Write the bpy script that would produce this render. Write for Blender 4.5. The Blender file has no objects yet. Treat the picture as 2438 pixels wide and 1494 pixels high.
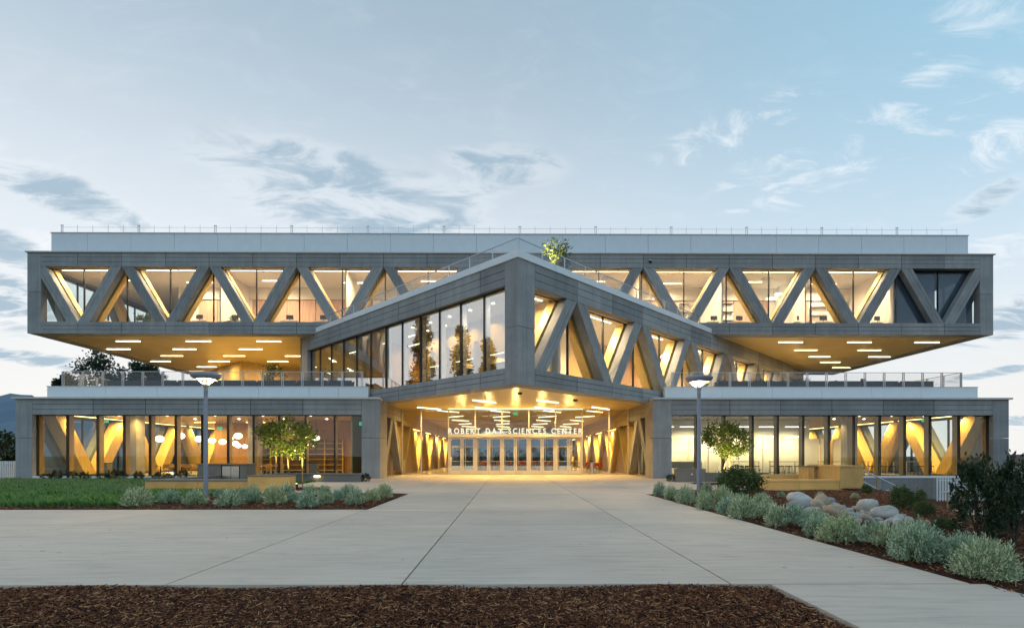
import bpy, bmesh, math, random
import numpy as np
from mathutils import Vector, Matrix

# ------------------------------------------------------------------ camera, sky, sun, exposure
sc = bpy.context.scene
random.seed(7)
RNG = np.random.default_rng(11)
R = math.radians
PI = math.pi
EYE = 1.5
YAW = R(0.42)
cam_d = bpy.data.cameras.new("camera")
cam = bpy.data.objects.new("camera", cam_d)
sc.collection.objects.link(cam)
cam.location = (0, 0, EYE)
cam.rotation_euler = (R(90), 0, -YAW)
cam_d.sensor_width = 36.0
cam_d.lens = 36.0 * 1235 / 2438
cam_d.shift_y = (1085 - 747) / 2438
cam_d.clip_start = 0.1
cam_d.clip_end = 12000
sc.camera = cam

SUN_EL, SUN_AZ = 5.0, -28.0          # low sun behind the building, a little to the left (azimuth from +Y, clockwise)
world = bpy.data.worlds.new("World")
sc.world = world
world.use_nodes = True


def build_sky():
    nt = world.node_tree
    nt.nodes.clear()
    N = nt.nodes.new
    L = nt.links.new

    def math_(op, a, b=None, c=None, clamp=False):
        n = N("ShaderNodeMath")
        n.operation = op
        n.use_clamp = clamp
        for i, v in enumerate((a, b, c)):
            if v is None:
                continue
            if isinstance(v, (int, float)):
                n.inputs[i].default_value = v
            else:
                L(v, n.inputs[i])
        return n.outputs[0]

    def smooth(v, lo, hi):
        n = N("ShaderNodeMapRange")
        n.interpolation_type = 'SMOOTHSTEP'
        L(v, n.inputs[0])
        n.inputs[1].default_value = lo
        n.inputs[2].default_value = hi
        return n.outputs[0]

    def mix(f, a, b):
        n = N("ShaderNodeMix")
        n.data_type = 'RGBA'
        for s, v in ((0, f), (6, a), (7, b)):
            if isinstance(v, (int, float)):
                n.inputs[s].default_value = v
            elif isinstance(v, tuple):
                n.inputs[s].default_value = v
            else:
                L(v, n.inputs[s])
        return n.outputs[2]

    tc = N("ShaderNodeTexCoord")
    sky = N("ShaderNodeTexSky")
    sky.sky_type = 'NISHITA'
    sky.sun_disc = False
    sky.sun_elevation = R(SUN_EL)
    sky.sun_rotation = R(SUN_AZ)
    sky.altitude = 300
    sky.air_density = 1.0
    sky.dust_density = 1.2
    sky.ozone_density = 3.0
    # soft high haze: the clear-sky colour is thinned with an even pale veil
    hsv = N("ShaderNodeHueSaturation")
    hsv.inputs["Saturation"].default_value = 0.62
    L(sky.outputs[0], hsv.inputs["Color"])
    base = mix(0.62, hsv.outputs[0], (3.3, 4.45, 5.3, 1))
    sep = N("ShaderNodeSeparateXYZ")
    L(tc.outputs["Generated"], sep.inputs[0])
    x, y, z = sep.outputs
    # thicker, paler air toward the horizon; bluer overhead and to the east
    back = smooth(y, 0.25, -0.8)
    base = mix(math_('MULTIPLY', back, 0.7), base, (3.0, 4.35, 5.7, 1))
    haze = math_('MULTIPLY', smooth(z, 0.70, 0.22), smooth(y, -0.7, 0.4))
    base = mix(math_('MULTIPLY', haze, 0.82), base, (5.75, 6.0, 6.3, 1))
    low = smooth(z, 0.34, 0.02)
    base = mix(math_('MULTIPLY', low, 0.7), base, (6.2, 5.98, 5.6, 1))
    east = math_('MULTIPLY', smooth(x, -0.1, 0.95), smooth(z, 0.05, 0.6))
    base = mix(math_('MULTIPLY', east, 0.75), base, (1.55, 3.9, 5.5, 1))
    # cloud layer: a flat deck at constant height
    zz = math_('ADD', math_('MAXIMUM', z, 0.0), 0.16)
    cb = N("ShaderNodeCombineXYZ")
    L(math_('DIVIDE', x, zz), cb.inputs[0])
    L(math_('DIVIDE', y, zz), cb.inputs[1])
    mp = N("ShaderNodeMapping")
    mp.inputs["Rotation"].default_value = (0, 0, R(-14))
    mp.inputs["Scale"].default_value = (0.75, 1.5, 1)
    L(cb.outputs[0], mp.inputs[0])

    def noise(scale, detail, rough, dist, off):
        m2 = N("ShaderNodeMapping")
        m2.inputs["Location"].default_value = off
        L(mp.outputs[0], m2.inputs[0])
        n = N("ShaderNodeTexNoise")
        n.inputs["Scale"].default_value = scale
        n.inputs["Detail"].default_value = detail
        n.inputs["Roughness"].default_value = rough
        n.inputs["Distortion"].default_value = dist
        L(m2.outputs[0], n.inputs["Vector"])
        return n.outputs[0]
    nz = noise(6.0, 11, 0.62, 0.6, (4.3, 1.7, 0.0))
    fine = noise(6.5, 11, 0.66, 1.2, (11.2, 7.4, 0.3))

    def blob(px, py, w, h, tilt=0.0):
        # a bank of cloud round one direction of the sky, w and h in radians
        u, v = (px - 1219) / 1235, (1085 - py) / 1235
        d = Vector((math.sin(YAW) + math.cos(YAW) * u, math.cos(YAW) - math.sin(YAW) * u, v)).normalized()
        rt = d.cross(Vector((0, 0, 1))).normalized()
        up = rt.cross(d)
        c, s = math.cos(tilt), math.sin(tilt)
        e1, e2 = rt * c + up * s, up * c - rt * s
        out = []
        for e, sc_ in ((e1, w), (e2, h)):
            vm = N("ShaderNodeVectorMath")
            vm.operation = 'DOT_PRODUCT'
            L(tc.outputs["Generated"], vm.inputs[0])
            vm.inputs[1].default_value = e
            q = math_('DIVIDE', vm.outputs["Value"], sc_)
            out.append(math_('MULTIPLY', q, q))
        vm = N("ShaderNodeVectorMath")
        vm.operation = 'DOT_PRODUCT'
        L(tc.outputs["Generated"], vm.inputs[0])
        vm.inputs[1].default_value = d
        front = math_('GREATER_THAN', vm.outputs["Value"], 0.2)
        g = math_('SUBTRACT', 1.0, math_('ADD', out[0], out[1]), clamp=True)
        return math_('MULTIPLY', g, front)

    def total(lst):
        t = lst[0]
        for b in lst[1:]:
            t = math_('MAXIMUM', t, b)
        return t
    dark = total([blob(850, 485, .30, .085, R(-8)), blob(700, 450, .16, .06, R(-12)), blob(770, 400, .17, .045, R(-4)), blob(980, 470, .2, .05, R(4)), blob(1200, 392, .13, .038, R(-3)),
                  blob(80, 425, .19, .035, R(-14)), blob(0, 590, .12, .03, R(-14)), blob(10, 720, .09, .05, R(-10)),
                  blob(2390, 765, .09, .035, R(14)), blob(2340, 480, .055, .022, R(20)), blob(90, 855, .13, .014, R(-4)),
                  blob(2400, 880, .12, .008, R(8)), blob(2420, 1005, .05, .012, 0)])
    pale = total([blob(1720, 320, .17, .04, R(10)), blob(2110, 350, .2, .045, R(14)), blob(1830, 395, .12, .03, R(4)),
                  blob(2330, 50, .085, .06, R(40)), blob(1870, 450, .12, .03, R(8)), blob(2140, 250, .15, .03, R(30)),
                  blob(2330, 620, .2, .05, R(12)), blob(160, 660, .16, .06, R(-14)), blob(2420, 310, .1, .04, R(20))])
    def cloud(bl, n, gain, lo, hi):
        v = math_('ADD', bl, math_('MULTIPLY', math_('SUBTRACT', n, 0.5), gain))
        return math_('MULTIPLY', smooth(v, lo, hi), smooth(bl, 0.0, 0.7))
    dmask = cloud(dark, nz, 5.5, 0.05, 1.45)
    pmask = cloud(pale, fine, 7.0, 0.45, 2.3)
    veil = math_('MULTIPLY', smooth(fine, 0.45, 0.85), 0.12)
    base = mix(math_('MULTIPLY', pmask, 0.5), base, (6.9, 6.9, 6.9, 1))
    base = mix(veil, base, (6.6, 6.7, 6.8, 1))
    # bright rim, then the blue-grey body of the banks
    rim = cloud(dark, nz, 6.5, -0.6, 0.6)
    base = mix(math_('MULTIPLY', rim, 0.3), base, (6.6, 6.7, 6.8, 1))
    base = mix(math_('MULTIPLY', dmask, 0.8), base, (2.0, 2.95, 3.75, 1))
    bg = N("ShaderNodeBackground")
    bg.inputs["Strength"].default_value = 0.145
    L(base, bg.inputs["Color"])
    out = N("ShaderNodeOutputWorld")
    L(bg.outputs[0], out.inputs["Surface"])
    world.cycles.sampling_method = 'MANUAL'
    world.cycles.sample_map_resolution = 512


build_sky()
sun_d = bpy.data.lights.new("sun", 'SUN')
sun_d.energy = 0.5
sun_d.angle = R(12)
sun_d.color = (1.0, 0.86, 0.68)
sun = bpy.data.objects.new("sun", sun_d)
sc.collection.objects.link(sun)
sun.rotation_euler = (R(90 - SUN_EL), 0, R(180 - SUN_AZ))

sc.view_settings.view_transform = 'Standard'
sc.view_settings.look = 'None'
sc.view_settings.exposure = 0.12
sc.view_settings.gamma = 1.0
sc.render.engine = 'CYCLES'
cy = sc.cycles
cy.use_denoising = True
cy.denoiser = 'OPENIMAGEDENOISE'
cy.max_bounces = 7
cy.diffuse_bounces = 4
cy.glossy_bounces = 3
cy.transmission_bounces = 4
cy.transparent_max_bounces = 24
cy.sample_clamp_indirect = 6
cy.use_light_tree = True
cy.caustics_reflective = False
cy.caustics_refractive = False
cy.use_adaptive_sampling = True
cy.adaptive_threshold = 0.015


# ------------------------------------------------------------------ survey helpers (metres from what the lens sees)
def ray(px, py):
    u, v = (px - 1219) / 1235, (1085 - py) / 1235
    return (math.sin(YAW) + math.cos(YAW) * u, math.cos(YAW) - math.sin(YAW) * u, v)


def atY(px, py, Y):
    a = ray(px, py)
    t = Y / a[1]
    return Vector((a[0] * t, Y, EYE + a[2] * t))


def atZ(px, py, z=0.0):
    a = ray(px, py)
    t = (z - EYE) / a[2]
    return Vector((a[0] * t, a[1] * t, z))


def ss(t):
    t = min(1.0, max(0.0, t))
    return t * t * (3 - 2 * t)


# ------------------------------------------------------------------ materials
class NT:
    def __init__(s, name):
        s.m = bpy.data.materials.new(name)
        s.m.use_nodes = True
        s.t = s.m.node_tree
        s.t.nodes.clear()
        s.out = s.n("ShaderNodeOutputMaterial")

    def n(s, typ, **kw):
        nd = s.t.nodes.new(typ)
        for k, v in kw.items():
            setattr(nd, k, v)
        return nd

    def l(s, a, b):
        s.t.links.new(a, b)

    def pos(s, scale=(1, 1, 1), rot=(0, 0, 0)):
        g = s.n("ShaderNodeNewGeometry")
        m = s.n("ShaderNodeMapping")
        m.inputs["Scale"].default_value = scale
        m.inputs["Rotation"].default_value = rot
        s.l(g.outputs["Position"], m.inputs[0])
        return m.outputs[0]

    def noise(s, vec, scale, detail=4, rough=0.55, dist=0.0):
        n = s.n("ShaderNodeTexNoise")
        n.inputs["Scale"].default_value = scale
        n.inputs["Detail"].default_value = detail
        n.inputs["Roughness"].default_value = rough
        n.inputs["Distortion"].default_value = dist
        s.l(vec, n.inputs["Vector"])
        return n.outputs[0]

    def ramp(s, v, lo, hi, a=0.0, b=1.0):
        n = s.n("ShaderNodeMapRange")
        s.l(v, n.inputs[0])
        for i, q in enumerate((lo, hi, a, b)):
            n.inputs[i + 1].default_value = q
        return n.outputs[0]

    def mix(s, f, a, b, mode='MIX'):
        n = s.n("ShaderNodeMix", data_type='RGBA', blend_type=mode)
        for i, v in ((0, f), (6, a), (7, b)):
            if isinstance(v, (int, float)):
                n.inputs[i].default_value = v
            elif isinstance(v, tuple):
                n.inputs[i].default_value = v if len(v) == 4 else (*v, 1)
            else:
                s.l(v, n.inputs[i])
        return n.outputs[2]

    def bsdf(s, col, rough=0.6, metal=0.0, bump=None, bs=0.2, bd=0.01, spec=0.5):
        p = s.n("ShaderNodeBsdfPrincipled")
        if isinstance(col, tuple):
            p.inputs["Base Color"].default_value = (*col[:3], 1)
        else:
            s.l(col, p.inputs["Base Color"])
        if isinstance(rough, (int, float)):
            p.inputs["Roughness"].default_value = rough
        else:
            s.l(rough, p.inputs["Roughness"])
        p.inputs["Metallic"].default_value = metal
        p.inputs["Specular IOR Level"].default_value = spec
        if bump is not None:
            b = s.n("ShaderNodeBump")
            b.inputs["Strength"].default_value = bs
            b.inputs["Distance"].default_value = bd
            s.l(bump, b.inputs["Height"])
            s.l(b.outputs[0], p.inputs["Normal"])
        s.l(p.outputs[0], s.out.inputs["Surface"])
        return p

    def island(s):
        return s.n("ShaderNodeNewGeometry").outputs["Random Per Island"]

    def objrand(s):
        return s.n("ShaderNodeObjectInfo").outputs["Random"]


def sc3(c, k):
    return tuple(min(1.0, v * k) for v in c)


def mat_concrete(name, col, board=True):
    t = NT(name)
    blotch = t.noise(t.pos((0.55, 0.55, 0.9)), 1.0, 5, 0.6)
    drip = t.noise(t.pos((2.6, 2.6, 0.22)), 1.0, 5, 0.65)
    grain = t.noise(t.pos((6, 6, 26)), 1.0, 4, 0.6)
    speck = t.noise(t.pos((30, 30, 30)), 1.0, 3, 0.6)
    c = t.mix(t.ramp(blotch, .34, .68), sc3(col, .86), sc3(col, 1.12))
    c = t.mix(t.ramp(drip, .50, .72, 0, .45), c, sc3(col, .58))
    c = t.mix(t.ramp(drip, .30, .44, .35, 0), c, sc3(col, 1.45))
    c = t.mix(t.ramp(grain, .35, .7, 0, .35), c, sc3(col, .7))
    c = t.mix(t.ramp(speck, .62, .75, 0, .5), c, sc3(col, .45))
    r = t.mix(t.objrand(), (.80, .81, .82), (1.14, 1.14, 1.13))
    c = t.mix(1.0, c, r, 'MULTIPLY')
    t.bsdf(c, .82, 0, grain, .35, .012, .3)
    return t.m


def mat_plain(name, col, rough=.5, metal=0.0, var=.12, spec=.5):
    t = NT(name)
    n = t.noise(t.pos((1.7, 1.7, 1.7)), 1.0, 5, .6)
    c = t.mix(t.ramp(n, .3, .7), sc3(col, 1 - var), sc3(col, 1 + var))
    t.bsdf(c, rough, metal, None, spec=spec)
    return t.m


def mat_wood(name, col, vertical=True, rough=.45):
    t = NT(name)
    g = t.noise(t.pos((14, 14, .9) if vertical else (1.1, 1.1, 16)), 1.0, 5, .6, .6)
    b = t.noise(t.pos((.8, .8, .5)), 1.0, 3, .5)
    c = t.mix(t.ramp(g, .32, .7), sc3(col, .72), sc3(col, 1.16))
    c = t.mix(t.ramp(b, .35, .7, 0, .3), c, sc3(col, .8))
    t.bsdf(c, rough, 0, g, .1, .004, .35)
    return t.m


def mat_glass(name, base=.07, tint=(.93, .96, .95)):
    t = NT(name)
    lw = t.n("ShaderNodeLayerWeight")
    lw.inputs["Blend"].default_value = .5
    pw = t.n("ShaderNodeMath", operation='POWER')
    t.l(lw.outputs["Facing"], pw.inputs[0])
    pw.inputs[1].default_value = 5
    f = t.ramp(pw.outputs[0], 0, 1, base, 1)
    tr = t.n("ShaderNodeBsdfTransparent")
    tr.inputs[0].default_value = (*tint, 1)
    gl = t.n("ShaderNodeBsdfGlossy")
    gl.inputs["Roughness"].default_value = 0.0
    gl.inputs["Color"].default_value = (.95, .97, 1, 1)
    w = t.noise(t.pos((.35, .35, .35)), 1.0, 2, .5)
    b = t.n("ShaderNodeBump")
    b.inputs["Strength"].default_value = .05
    b.inputs["Distance"].default_value = .05
    t.l(w, b.inputs["Height"])
    t.l(b.outputs[0], gl.inputs["Normal"])
    mx = t.n("ShaderNodeMixShader")
    t.l(f, mx.inputs[0])
    t.l(tr.outputs[0], mx.inputs[1])
    t.l(gl.outputs[0], mx.inputs[2])
    t.l(mx.outputs[0], t.out.inputs["Surface"])
    return t.m


def mat_emit(name, col, strength):
    t = NT(name)
    e = t.n("ShaderNodeEmission")
    e.inputs[0].default_value = (*col, 1)
    e.inputs[1].default_value = strength
    t.l(e.outputs[0], t.out.inputs["Surface"])
    return t.m


def mat_leaf(name, dark, light, rough=.5, trans=.25, tint=None):
    t = NT(name)
    c = t.mix(t.island(), dark, light)
    if tint:                                   # each plant leans a little toward its own hue
        c = t.mix(1.0, c, t.mix(t.objrand(), *tint), 'MULTIPLY')
    p = t.bsdf(c, rough, 0, spec=.35)
    tl = t.n("ShaderNodeBsdfTranslucent")
    t.l(c, tl.inputs[0])
    mx = t.n("ShaderNodeMixShader")
    mx.inputs[0].default_value = trans
    t.l(p.outputs[0], mx.inputs[1])
    t.l(tl.outputs[0], mx.inputs[2])
    t.l(mx.outputs[0], t.out.inputs["Surface"])
    return t.m


def mat_pave(name, col):
    t = NT(name)
    big = t.noise(t.pos((.16, .3, 1)), 1.0, 5, .6)
    streak = t.noise(t.pos((.9, 9, 1), (0, 0, R(4))), 1.0, 5, .65, .4)
    fine = t.noise(t.pos((45, 45, 45)), 1.0, 3, .6)
    spot = t.noise(t.pos((1.6, 1.6, 1)), 1.0, 6, .7)
    c = t.mix(t.ramp(big, .3, .7), sc3(col, .86), sc3(col, 1.1))
    c = t.mix(t.ramp(streak, .48, .70, 0, .75), c, sc3(col, .68))
    c = t.mix(t.ramp(streak, .30, .42, .3, 0), c, sc3(col, 1.18))
    c = t.mix(t.ramp(spot, .56, .74, 0, .55), c, sc3(col, .70))
    drop = t.noise(t.pos((5.5, 5.5, 1)), 1.0, 2, .4)
    c = t.mix(t.ramp(drop, .74, .78, 0, .7), c, sc3(col, .35))
    c = t.mix(t.ramp(fine, .35, .7, 0, .25), c, sc3(col, .7))
    r = t.mix(t.objrand(), (.87, .88, .90), (1.06, 1.05, 1.03))
    c = t.mix(1.0, c, r, 'MULTIPLY')
    t.bsdf(c, .75, 0, fine, .25, .004, .35)
    return t.m


def mat_soffit(name, col):
    t = NT(name)
    p = t.noise(t.pos((.5, .5, .5)), 1.0, 2, .5)
    w = t.noise(t.pos((5, 5, 5)), 1.0, 1, .5)
    c = t.mix(t.ramp(p, .3, .7), sc3(col, .92), sc3(col, 1.06))
    c = t.mix(t.ramp(w, .2, .8, 0, .12), c, sc3(col, .8))
    t.bsdf(c, .3, .15, None, spec=.5)
    return t.m


def mat_mulch(name, dark, light):
    t = NT(name)
    n = t.noise(t.pos((9, 9, 9)), 1.0, 6, .7)
    b = t.noise(t.pos((24, 34, 24)), 1.0, 5, .7)
    c = t.mix(t.ramp(n, .3, .7), dark, light)
    t.bsdf(c, .9, 0, b, 1.0, .05, .2)
    return t.m


def mat_chip(name):
    t = NT(name)
    r = t.n("ShaderNodeValToRGB")
    e = r.color_ramp.elements
    e[0].position, e[0].color = 0, (.03, .013, .009, 1)
    e[1].position, e[1].color = 1, (.62, .36, .17, 1)
    for p, c in ((.40, (.12, .042, .022, 1)), (.70, (.22, .08, .036, 1)), (.88, (.42, .18, .075, 1))):
        q = e.new(p)
        q.color = c
    t.l(t.island(), r.inputs[0])
    t.bsdf(r.outputs[0], .85, 0, spec=.25)
    return t.m


def mat_rock(name):
    t = NT(name)
    n = t.noise(t.pos((3.2, 3.2, 3.2)), 1.0, 6, .65, .5)
    s = t.noise(t.pos((26, 26, 26)), 1.0, 4, .65)
    rr_ = t.n('ShaderNodeValToRGB')
    e_ = rr_.color_ramp.elements
    e_[0].position, e_[0].color = 0, (.30, .31, .32, 1)
    e_[1].position, e_[1].color = 1, (.66, .52, .36, 1)
    for p_, c_ in ((.3, (.52, .50, .46, 1)), (.55, (.62, .58, .52, 1)), (.8, (.46, .34, .23, 1))):
        q_ = e_.new(p_)
        q_.color = c_
    t.l(t.objrand(), rr_.inputs[0])
    c = rr_.outputs[0]
    c = t.mix(t.ramp(n, .45, .75, 0, .55), c, (.26, .22, .18))
    c = t.mix(t.ramp(s, .5, .75, 0, .5), c, (.12, .11, .10))
    t.bsdf(c, .85, 0, s, .5, .02, .3)
    return t.m


def mat_mesh(name):
    # woven steel infill: one third wire, the rest open
    t = NT(name)
    a = t.n("ShaderNodeBsdfPrincipled")
    a.inputs["Base Color"].default_value = (.45, .46, .47, 1)
    a.inputs["Metallic"].default_value = .8
    a.inputs["Roughness"].default_value = .45
    tr = t.n("ShaderNodeBsdfTransparent")
    mx = t.n("ShaderNodeMixShader")
    mx.inputs[0].default_value = .10
    t.l(tr.outputs[0], mx.inputs[1])
    t.l(a.outputs[0], mx.inputs[2])
    t.l(mx.outputs[0], t.out.inputs["Surface"])
    return t.m


WARM = (1.0, .66, .30)
GOLD = (1.0, .58, .17)
M = dict(
    conc=mat_concrete('board_concrete', (.335, .343, .345)),
    conc_in=mat_concrete('inner_concrete', (.36, .34, .31)),
    core=mat_plain('joint_dark', (.045, .045, .048), .9),
    white=mat_plain('white_metal_panel', (.76, .81, .84), .38, 0, .03),
    coping=mat_plain('coping_metal', (.60, .60, .58), .45, .1, .05),
    steel=mat_plain('galvanised_steel', (.50, .52, .55), .4, .75, .08),
    pole=mat_plain('grey_painted_steel', (.27, .30, .37), .45, .2, .06),
    frame=mat_plain('black_anodised', (.018, .02, .024), .4, .3, .1),
    fin=mat_wood('oak_fin', (.42, .29, .13)),
    alu=mat_plain('champagne_aluminium', (.66, .60, .50), .38, .35, .04),
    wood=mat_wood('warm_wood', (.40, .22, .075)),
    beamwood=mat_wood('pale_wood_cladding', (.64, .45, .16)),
    plaster=mat_plain('white_plaster', (.78, .75, .70), .8, 0, .03),
    blush=mat_wood('blush_panel', (.56, .37, .27), True, .6),
    floor=mat_plain('polished_floor', (.32, .29, .25), .22, 0, .08),
    carpet=mat_plain('grey_carpet', (.2, .19, .18), .9, 0, .1),
    soffit=mat_soffit('satin_soffit', (.74, .55, .22)),
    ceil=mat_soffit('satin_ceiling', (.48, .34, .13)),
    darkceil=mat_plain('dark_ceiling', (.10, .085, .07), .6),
    glass=mat_glass('clear_glazing', .032),
    glass45=mat_glass('coated_glazing', .36, (.9, .95, .95)),
    strip=mat_emit('strip_light', (1.0, .80, .46), 7),
    strip_up=mat_emit('strip_light_upper', (1.0, .80, .52), 7),
    strip_lobby=mat_emit('strip_light_lobby', (1.0, .82, .46), 7),
    strip_hall=mat_emit('strip_light_hall', (1.0, .84, .50), 5),
    strip_white=mat_emit('strip_light_white', (1.0, .88, .60), 6),
    globe=mat_emit('globe_light', (1.0, .88, .62), 3.2),
    wallglow=mat_emit('cove_light', (1.0, .68, .22), 7),
    lampglow=mat_emit('lamp_glow', (1.0, .74, .34), 14),
    upglow=mat_emit('uplight_glow', (1.0, .90, .62), 9),
    downlt=mat_emit('downlight', (1.0, .84, .55), 9),
    exitg=mat_emit('exit_green', (.02, .55, .2), 1.2),
    screen=mat_emit('screen_blue', (.15, .5, .8), .8),
    letter=mat_emit('lit_letters', (1.0, .88, .62), 1.15),
    pave=mat_pave('plaza_concrete', (.72, .59, .485)),
    band=mat_pave('pale_band', (.80, .64, .52)),
    sub=mat_plain('joint_earth', (.05, .045, .04), .95),
    mulch=mat_mulch('bark_mulch', (.02, .008, .006), (.13, .048, .026)),
    chip=mat_chip('bark_chips'),
    soil=mat_mulch('dry_soil', (.05, .042, .03), (.10, .09, .055)),
    grass=mat_leaf('lawn_blades', (.03, .10, .022), (.16, .34, .06), .6, .2),
    turf=mat_plain('turf', (.03, .075, .022), .9),
    sage=mat_leaf('silver_shrub_leaves', (.13, .20, .13), (.80, .88, .66), .6, .15, ((.80, .92, .92), (1.08, 1.04, .84))),
    stem=mat_plain('brown_stems', (.09, .065, .045), .85),
    leaf=mat_leaf('tree_leaves', (.03, .055, .010), (.16, .20, .03), .35, .3),
    darkleaf=mat_leaf('dark_evergreen_leaves', (.012, .03, .014), (.045, .085, .035), .45, .15),
    bush=mat_leaf('bush_leaves', (.035, .07, .02), (.15, .21, .06), .4, .2),
    needle=mat_leaf('conifer_needles', (.014, .018, .008), (.05, .045, .018), .6, .2),
    bark=mat_plain('bark', (.14, .09, .055), .9, 0, .3),
    stake=mat_wood('lodgepole_stake', (.42, .27, .12)),
    tan=mat_pave('tan_plaster', (.72, .45, .155)),
    greywall=mat_pave('grey_precast', (.23, .22, .20)),
    stainless=mat_plain('stainless', (.62, .58, .50), .25, .9, .08),
    black=mat_plain('black_plastic', (.02, .02, .022), .5),
    planter=mat_plain('dark_planter', (.035, .042, .058), .55, 0, .15),
    rock=mat_rock('river_rock'),
    red=mat_plain('red_plastic', (.40, .03, .02), .4),
    oak=mat_wood('oak_furniture', (.45, .30, .15), False),
    rooftile=mat_plain('roof_shingle', (.10, .05, .045), .9, 0, .2),
    stucco=mat_plain('cream_stucco', (.55, .50, .42), .9, 0, .05),
    hill=mat_plain('hazy_hillside', (.14, .20, .26), .95, 0, .15),  # distance haze put into the bluish colour
    mesh=mat_mesh('wire_mesh'),
    terrace=mat_plain('terrace_paving', (.30, .29, .28), .8),
    reveal=mat_plain('board_white', (.80, .77, .68), .6, 0, .03),
    book=mat_plain('books', (.16, .10, .06), .8, 0, .3),
    path=mat_pave('path_concrete', (.42, .40, .37)),
)
MATLIST = M


# ------------------------------------------------------------------ mesh helpers
WL = {}                                 # world location of every parent (no parent is rotated)


class MB:
    """collects boxes, prisms and tubes; build() links them as ONE mesh object"""

    def __init__(s):
        s.v, s.f, s.mi = [], [], []

    def face(s, pts, m=0):
        k = len(s.v)
        s.v += [tuple(p) for p in pts]
        s.f.append(list(range(k, k + len(pts))))
        s.mi.append(m)

    def box(s, x0, x1, y0, y1, z0, z1, m=0):
        k = len(s.v)
        s.v += [(x0, y0, z0), (x1, y0, z0), (x1, y1, z0), (x0, y1, z0), (x0, y0, z1), (x1, y0, z1), (x1, y1, z1), (x0, y1, z1)]
        for q in ((3, 2, 1, 0), (4, 5, 6, 7), (0, 1, 5, 4), (1, 2, 6, 5), (2, 3, 7, 6), (3, 0, 4, 7)):
            s.f.append([k + i for i in q])
            s.mi.append(m)
        return s

    def prism(s, pts, y0, y1, m=0):
        """polygon of (x, z), counter-clockwise seen from -y, pushed from y0 to y1"""
        k, n = len(s.v), len(pts)
        s.v += [(x, y0, z) for x, z in pts] + [(x, y1, z) for x, z in pts]
        s.f.append([k + i for i in range(n)])
        s.f.append([k + n + i for i in reversed(range(n))])
        s.mi += [m, m]
        for i in range(n):
            j = (i + 1) % n
            s.f.append([k + j, k + i, k + n + i, k + n + j])
            s.mi.append(m)
        return s

    def plan(s, pts, z0, z1, m=0):
        """polygon of (x, y), counter-clockwise from above, pushed from z0 to z1"""
        k, n = len(s.v), len(pts)
        s.v += [(x, y, z0) for x, y in pts] + [(x, y, z1) for x, y in pts]
        s.f.append([k + i for i in reversed(range(n))])
        s.f.append([k + n + i for i in range(n)])
        s.mi += [m, m]
        for i in range(n):
            j = (i + 1) % n
            s.f.append([k + i, k + j, k + n + j, k + n + i])
            s.mi.append(m)
        return s

    def tube(s, p0, p1, r0, r1=None, n=8, m=0, cap=True):
        p0, p1 = Vector(p0), Vector(p1)
        r1 = r0 if r1 is None else r1
        d = (p1 - p0).normalized()
        a = d.cross(Vector((0, 0, 1)) if abs(d.z) < .9 else Vector((1, 0, 0))).normalized()
        b = d.cross(a)
        k = len(s.v)
        for p, r in ((p0, r0), (p1, r1)):
            for i in range(n):
                t = 2 * PI * i / n
                s.v.append(tuple(p + a * (r * math.cos(t)) + b * (r * math.sin(t))))
        for i in range(n):
            j = (i + 1) % n
            s.f.append([k + j, k + i, k + n + i, k + n + j])
            s.mi.append(m)
        if cap:
            s.f.append([k + i for i in range(n)])
            s.f.append([k + n + i for i in reversed(range(n))])
            s.mi += [m, m]
        return s

    def lathe(s, prof, c=(0, 0, 0), n=16, m=0):
        k = len(s.v)
        for r, z in prof:
            for i in range(n):
                t = 2 * PI * i / n
                s.v.append((c[0] + r * math.cos(t), c[1] + r * math.sin(t), c[2] + z))
        for q in range(len(prof) - 1):
            for i in range(n):
                j = (i + 1) % n
                s.f.append([k + q * n + i, k + q * n + j, k + (q + 1) * n + j, k + (q + 1) * n + i])
                s.mi.append(m)
        return s

    def mesh(s, name, mats, smooth=False):
        me = bpy.data.meshes.new(name)
        me.from_pydata(s.v, [], s.f)
        for m in (mats if isinstance(mats, (list, tuple)) else [mats]):
            me.materials.append(M[m] if isinstance(m, str) else m)
        me.polygons.foreach_set("material_index", s.mi)
        if smooth:
            me.polygons.foreach_set("use_smooth", [True] * len(s.f))
        me.update()
        return me

    def build(s, name, mats, parent=None, loc=(0, 0, 0), rot=0.0, smooth=False):
        return link(name, s.mesh(name, mats, smooth), parent, loc, rot)


def link(name, data, parent=None, loc=(0, 0, 0), rot=0.0):
    o = bpy.data.objects.new(name, data)
    sc.collection.objects.link(o)
    loc = Vector(loc)
    WL[o] = loc.copy()
    if parent is not None:
        o.parent = parent
        loc = loc - WL[parent]
    o.location = loc
    o.rotation_euler = (0, 0, rot)
    return o


def tag(o, label=None, cat=None, group=None, kind=None):
    for k, v in (("label", label), ("category", cat), ("group", group), ("kind", kind)):
        if v:
            o[k] = v
    return o


def empty(name, loc=(0, 0, 0), parent=None, label=None, cat=None, group=None, rot=0.0):
    o = link(name, None, parent, loc, rot)
    o.empty_display_size = .2
    return tag(o, label, cat, group)


def copy_tree(o, loc=None, rotz=None, parent=None, scale=None):
    c = o.copy()
    sc.collection.objects.link(c)
    c.parent = parent
    if loc is not None:
        c.location = loc
        WL[c] = Vector(loc)
    if rotz is not None:
        c.rotation_euler = (0, 0, rotz)
    if scale is not None:
        c.scale = scale
    for ch in o.children:
        copy_tree(ch, parent=c)
    return c


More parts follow.
